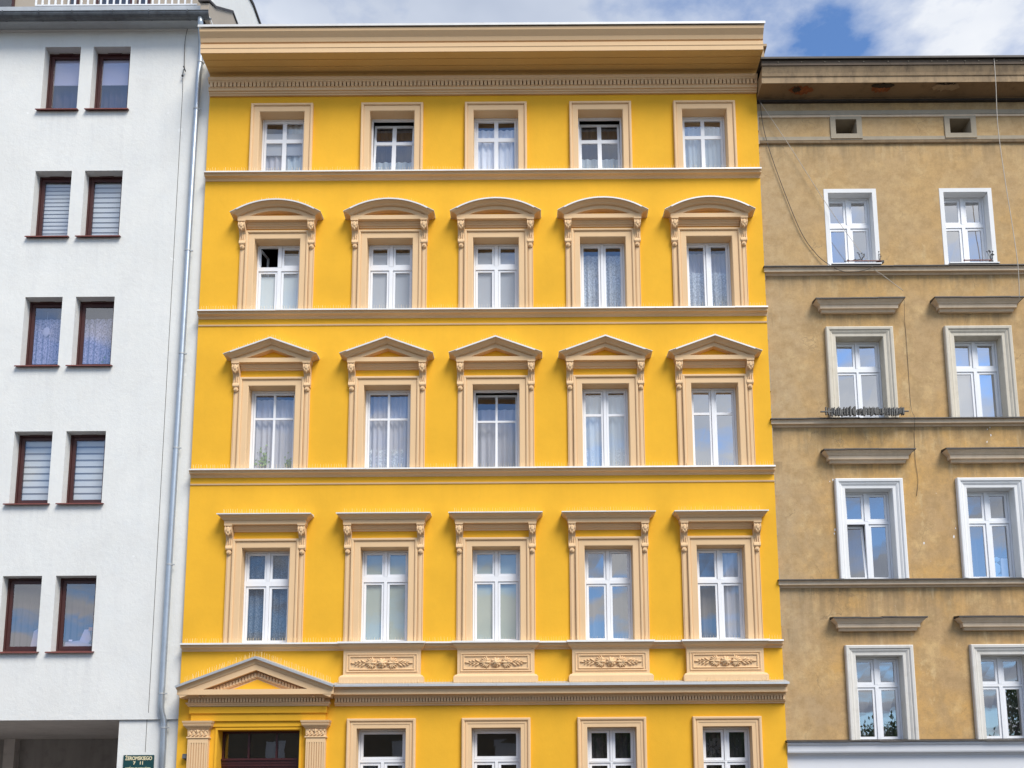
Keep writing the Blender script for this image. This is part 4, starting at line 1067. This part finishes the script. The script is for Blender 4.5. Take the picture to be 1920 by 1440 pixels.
# plants behind glass
def leaves(bm, x, y, z, n, rx, rz, seed, size=.045):
    rn = random.Random(seed)
    for k in range(n):
        c = Vector((x+rn.gauss(0, rx*.5), y+rn.uniform(-.02, .03), z+abs(rn.gauss(0, rz*.55))))
        R = Euler((rn.uniform(-.8, .8), rn.uniform(0, 6.3), rn.uniform(-.8, .8))).to_matrix(); s = size*rn.uniform(.6, 1.2)
        v = [bm.verts.new(c+R @ Vector(p)) for p in ((-s, 0, 0), (0, .006, s*.55), (s, 0, 0), (0, -.006, -s*.55))]; bm.faces.new(v)
def house_plant(x, z, n, rx, rz, seed, label, y=.335):
    t = thing('house_plant', label, 'plant', (x, y, z-.2))
    bm = B(); leaves(bm, x, y, z, n, rx, rz, seed); obj('leaves', bm, 'leaf_pale', t, kind='stuff')
    bm = B(); rn = random.Random(seed)
    for k in range(4): tube(bm, [(x+rn.uniform(-.05, .05), y, z-.1), (x+rn.uniform(-rx, rx)*.6, y, z+rz*.6)], .004, 4)
    obj('stem', bm, 'leaf', t)
    bm = B(); bmesh.ops.create_cone(bm, cap_ends=True, segments=14, radius1=.05, radius2=.06, depth=.13, matrix=Matrix.Translation((x, y, z-.14))); obj('pot', bm, 'tile', t)
house_plant(-6.38, 9.88, 60, .14, .40, 1, 'green trailing house plant behind the left half of the yellow house window')
house_plant(-5.76, 9.85, 34, .12, .20, 2, 'smaller house plant behind the right half of the same grid window')
house_plant(-11.52, 12.42, 20, .11, .14, 3, 'small plant in the left white-building window with lace curtains', WY+.36)
house_plant(-10.34, 12.42, 26, .16, .14, 4, 'low plant in the right white-building window with lace curtains', WY+.36)
# things standing behind the lowest windows of the white building
bm = B(); prism(bm, [(-10.82, 5.58), (-10.2, 5.52), (-10.18, 5.62), (-10.5, 5.72), (-10.8, 5.68)], .42, .5, 'Y'); tag(obj('cushion', bm, 'roller_grey'), 'dark grey bundle on the sill inside the lowest right brown window', 'cushion')
bm = B(); box(bm, -10.72, -10.64, .405, .415, 5.70, 5.74); tag(obj('paper_note', bm, 'paper'), 'small white card inside the lowest right brown window', 'card')
bm = B(); prism(bm, [(-10.48, 5.72), (-10.38, 5.98), (-10.28, 5.98), (-10.22, 5.75), (-10.3, 5.6), (-10.42, 5.62)], .43, .46, 'Y'); tag(obj('cloth_bundle', bm, 'sheer_lilac'), 'pale cloth bundle inside the lowest right brown window', 'cloth')
bm = B(); box(bm, -10.28, -10.16, .42, .44, 5.95, 6.03); tag(obj('card_box', bm, 'orange'), 'small orange box inside the lowest right brown window', 'box')
bm = B(); prism(bm, [(-11.62, 5.5), (-11.55, 5.95), (-11.47, 6.0), (-11.40, 5.7), (-11.36, 5.5)], .43, .46, 'Y'); tag(obj('cloth_bundle', bm, 'sheer_lilac'), 'pale cloth inside the lowest left brown window', 'cloth')
# pictures and a screen behind the beige windows
bm = B(); ell(bm, (10.86, GY+.40, 7.30), (.11, .02, .16)); ell(bm, (10.88, GY+.40, 7.52), (.09, .02, .07)); box(bm, 10.78, 10.96, GY+.38, GY+.42, 7.06, 7.16)
tag(obj('window_figure', bm, 'bluep'), 'pale blue figure standing inside the right beige window with white surround', 'figure')
bm = B(); box(bm, 10.98, 11.14, GY+.40, GY+.42, 7.1, 7.55); tag(obj('window_card', bm, 'paper'), 'pale panel beside the blue figure in the right beige window', 'panel')
bm = B(); ell(bm, (-11.80, WY+.36, 13.37), (.10, .015, .14)); tube(bm, [(-11.80, WY+.36, 13.5), (-11.80, WY+.36, 13.9)], .004, 4); tag(obj('hanging_ornament', bm, 'roller_pale'), 'round white ornament hanging in the left window with lace curtains', 'ornament')

# ================================================================== ACROSS THE STREET (mirrored in the lower panes)
OB = thing('opposite_building', 'low brown house across the street mirrored in the ground floor windows', 'building', (-8, -34, 0))
bm = B(); box(bm, -60, 15, -44, -33, 0, 6.9); obj('wall', bm, 'opp', OB)
bm = B(); prism(bm, [(-44.4, 6.9), (-32.5, 6.9), (-38.5, 9.2)], -60.3, 15.3); obj('roof', bm, 'opp_roof', OB)
wsrc = None
for k in range(22):
    for z in (1.0, 4.2):
        if wsrc is None:
            bm = B(); rect_ring(bm, 0, 1.1, 0, 1.7, .08, -.02, .05); box(bm, .51, .59, -.02, .05, .08, 1.62); box(bm, .08, 1.02, -.001, .002, .08, 1.62)
            wsrc = obj('window', bm, 'pvc', OB); wsrc.location = wsrc.location + Vector((-58, -32.99, z))
            wl = wsrc.location.copy()
        else: inst(wsrc, OB, wl + Vector((k*3.3, 0, z-1.0)))
def tree(x, y, h, r, seed, label):
    t = thing('tree', label, 'tree', (x, y, 0), 'trees across the street')
    rn = random.Random(seed); bm = B()
    tube(bm, [(x, y, 0), (x+.1, y, h*.3), (x, y, h*.75)], [.22, .17, .05], 8)
    for k in range(6):
        a = rn.uniform(0, 6.3); tube(bm, [(x, y, h*rn.uniform(.25, .5)), (x+math.cos(a)*r*.6, y+math.sin(a)*r*.6, h*rn.uniform(.55, .8))], [.08, .02], 6)
    obj('trunk', bm, 'bark', t)
    bm = B(); cl = []
    for k in range(26):
        d = Vector((rn.gauss(0, 1), rn.gauss(0, 1), rn.gauss(0, 1))).normalized()*rn.uniform(.35, 1)
        cl.append(Vector((x+d.x*r, y+d.y*r, h*.62+d.z*h*.36)))
    for k in range(3600):
        c = rn.choice(cl)+Vector((rn.gauss(0, .5), rn.gauss(0, .5), rn.gauss(0, .45)))
        R = Euler((rn.uniform(0, 6), rn.uniform(0, 6), rn.uniform(0, 6))).to_matrix(); s = rn.uniform(.09, .17)
        v = [bm.verts.new(c+R @ Vector(p)) for p in ((-s, 0, 0), (0, s*.5, 0), (s, 0, 0), (0, -s*.5, 0))]; bm.faces.new(v)
    obj('crown', bm, 'leaf', t)
for i, (x, y, h, r) in enumerate(((5.5, -30, 9.0, 2.6), (10.5, -31, 8.6, 2.6), (26, -31, 9.6, 3.0), (31, -30, 10.5, 3.0), (20.5, -33, 7.0, 2.0))):
    tree(x, y, h, r, 40+i, ['leafy street tree mirrored in the fourth ground floor window', 'leafy street tree mirrored in the last ground floor window', 'tree mirrored in the lowest right beige window', 'taller tree at the far right across the street', 'small tree across the street between the taller ones'][i])
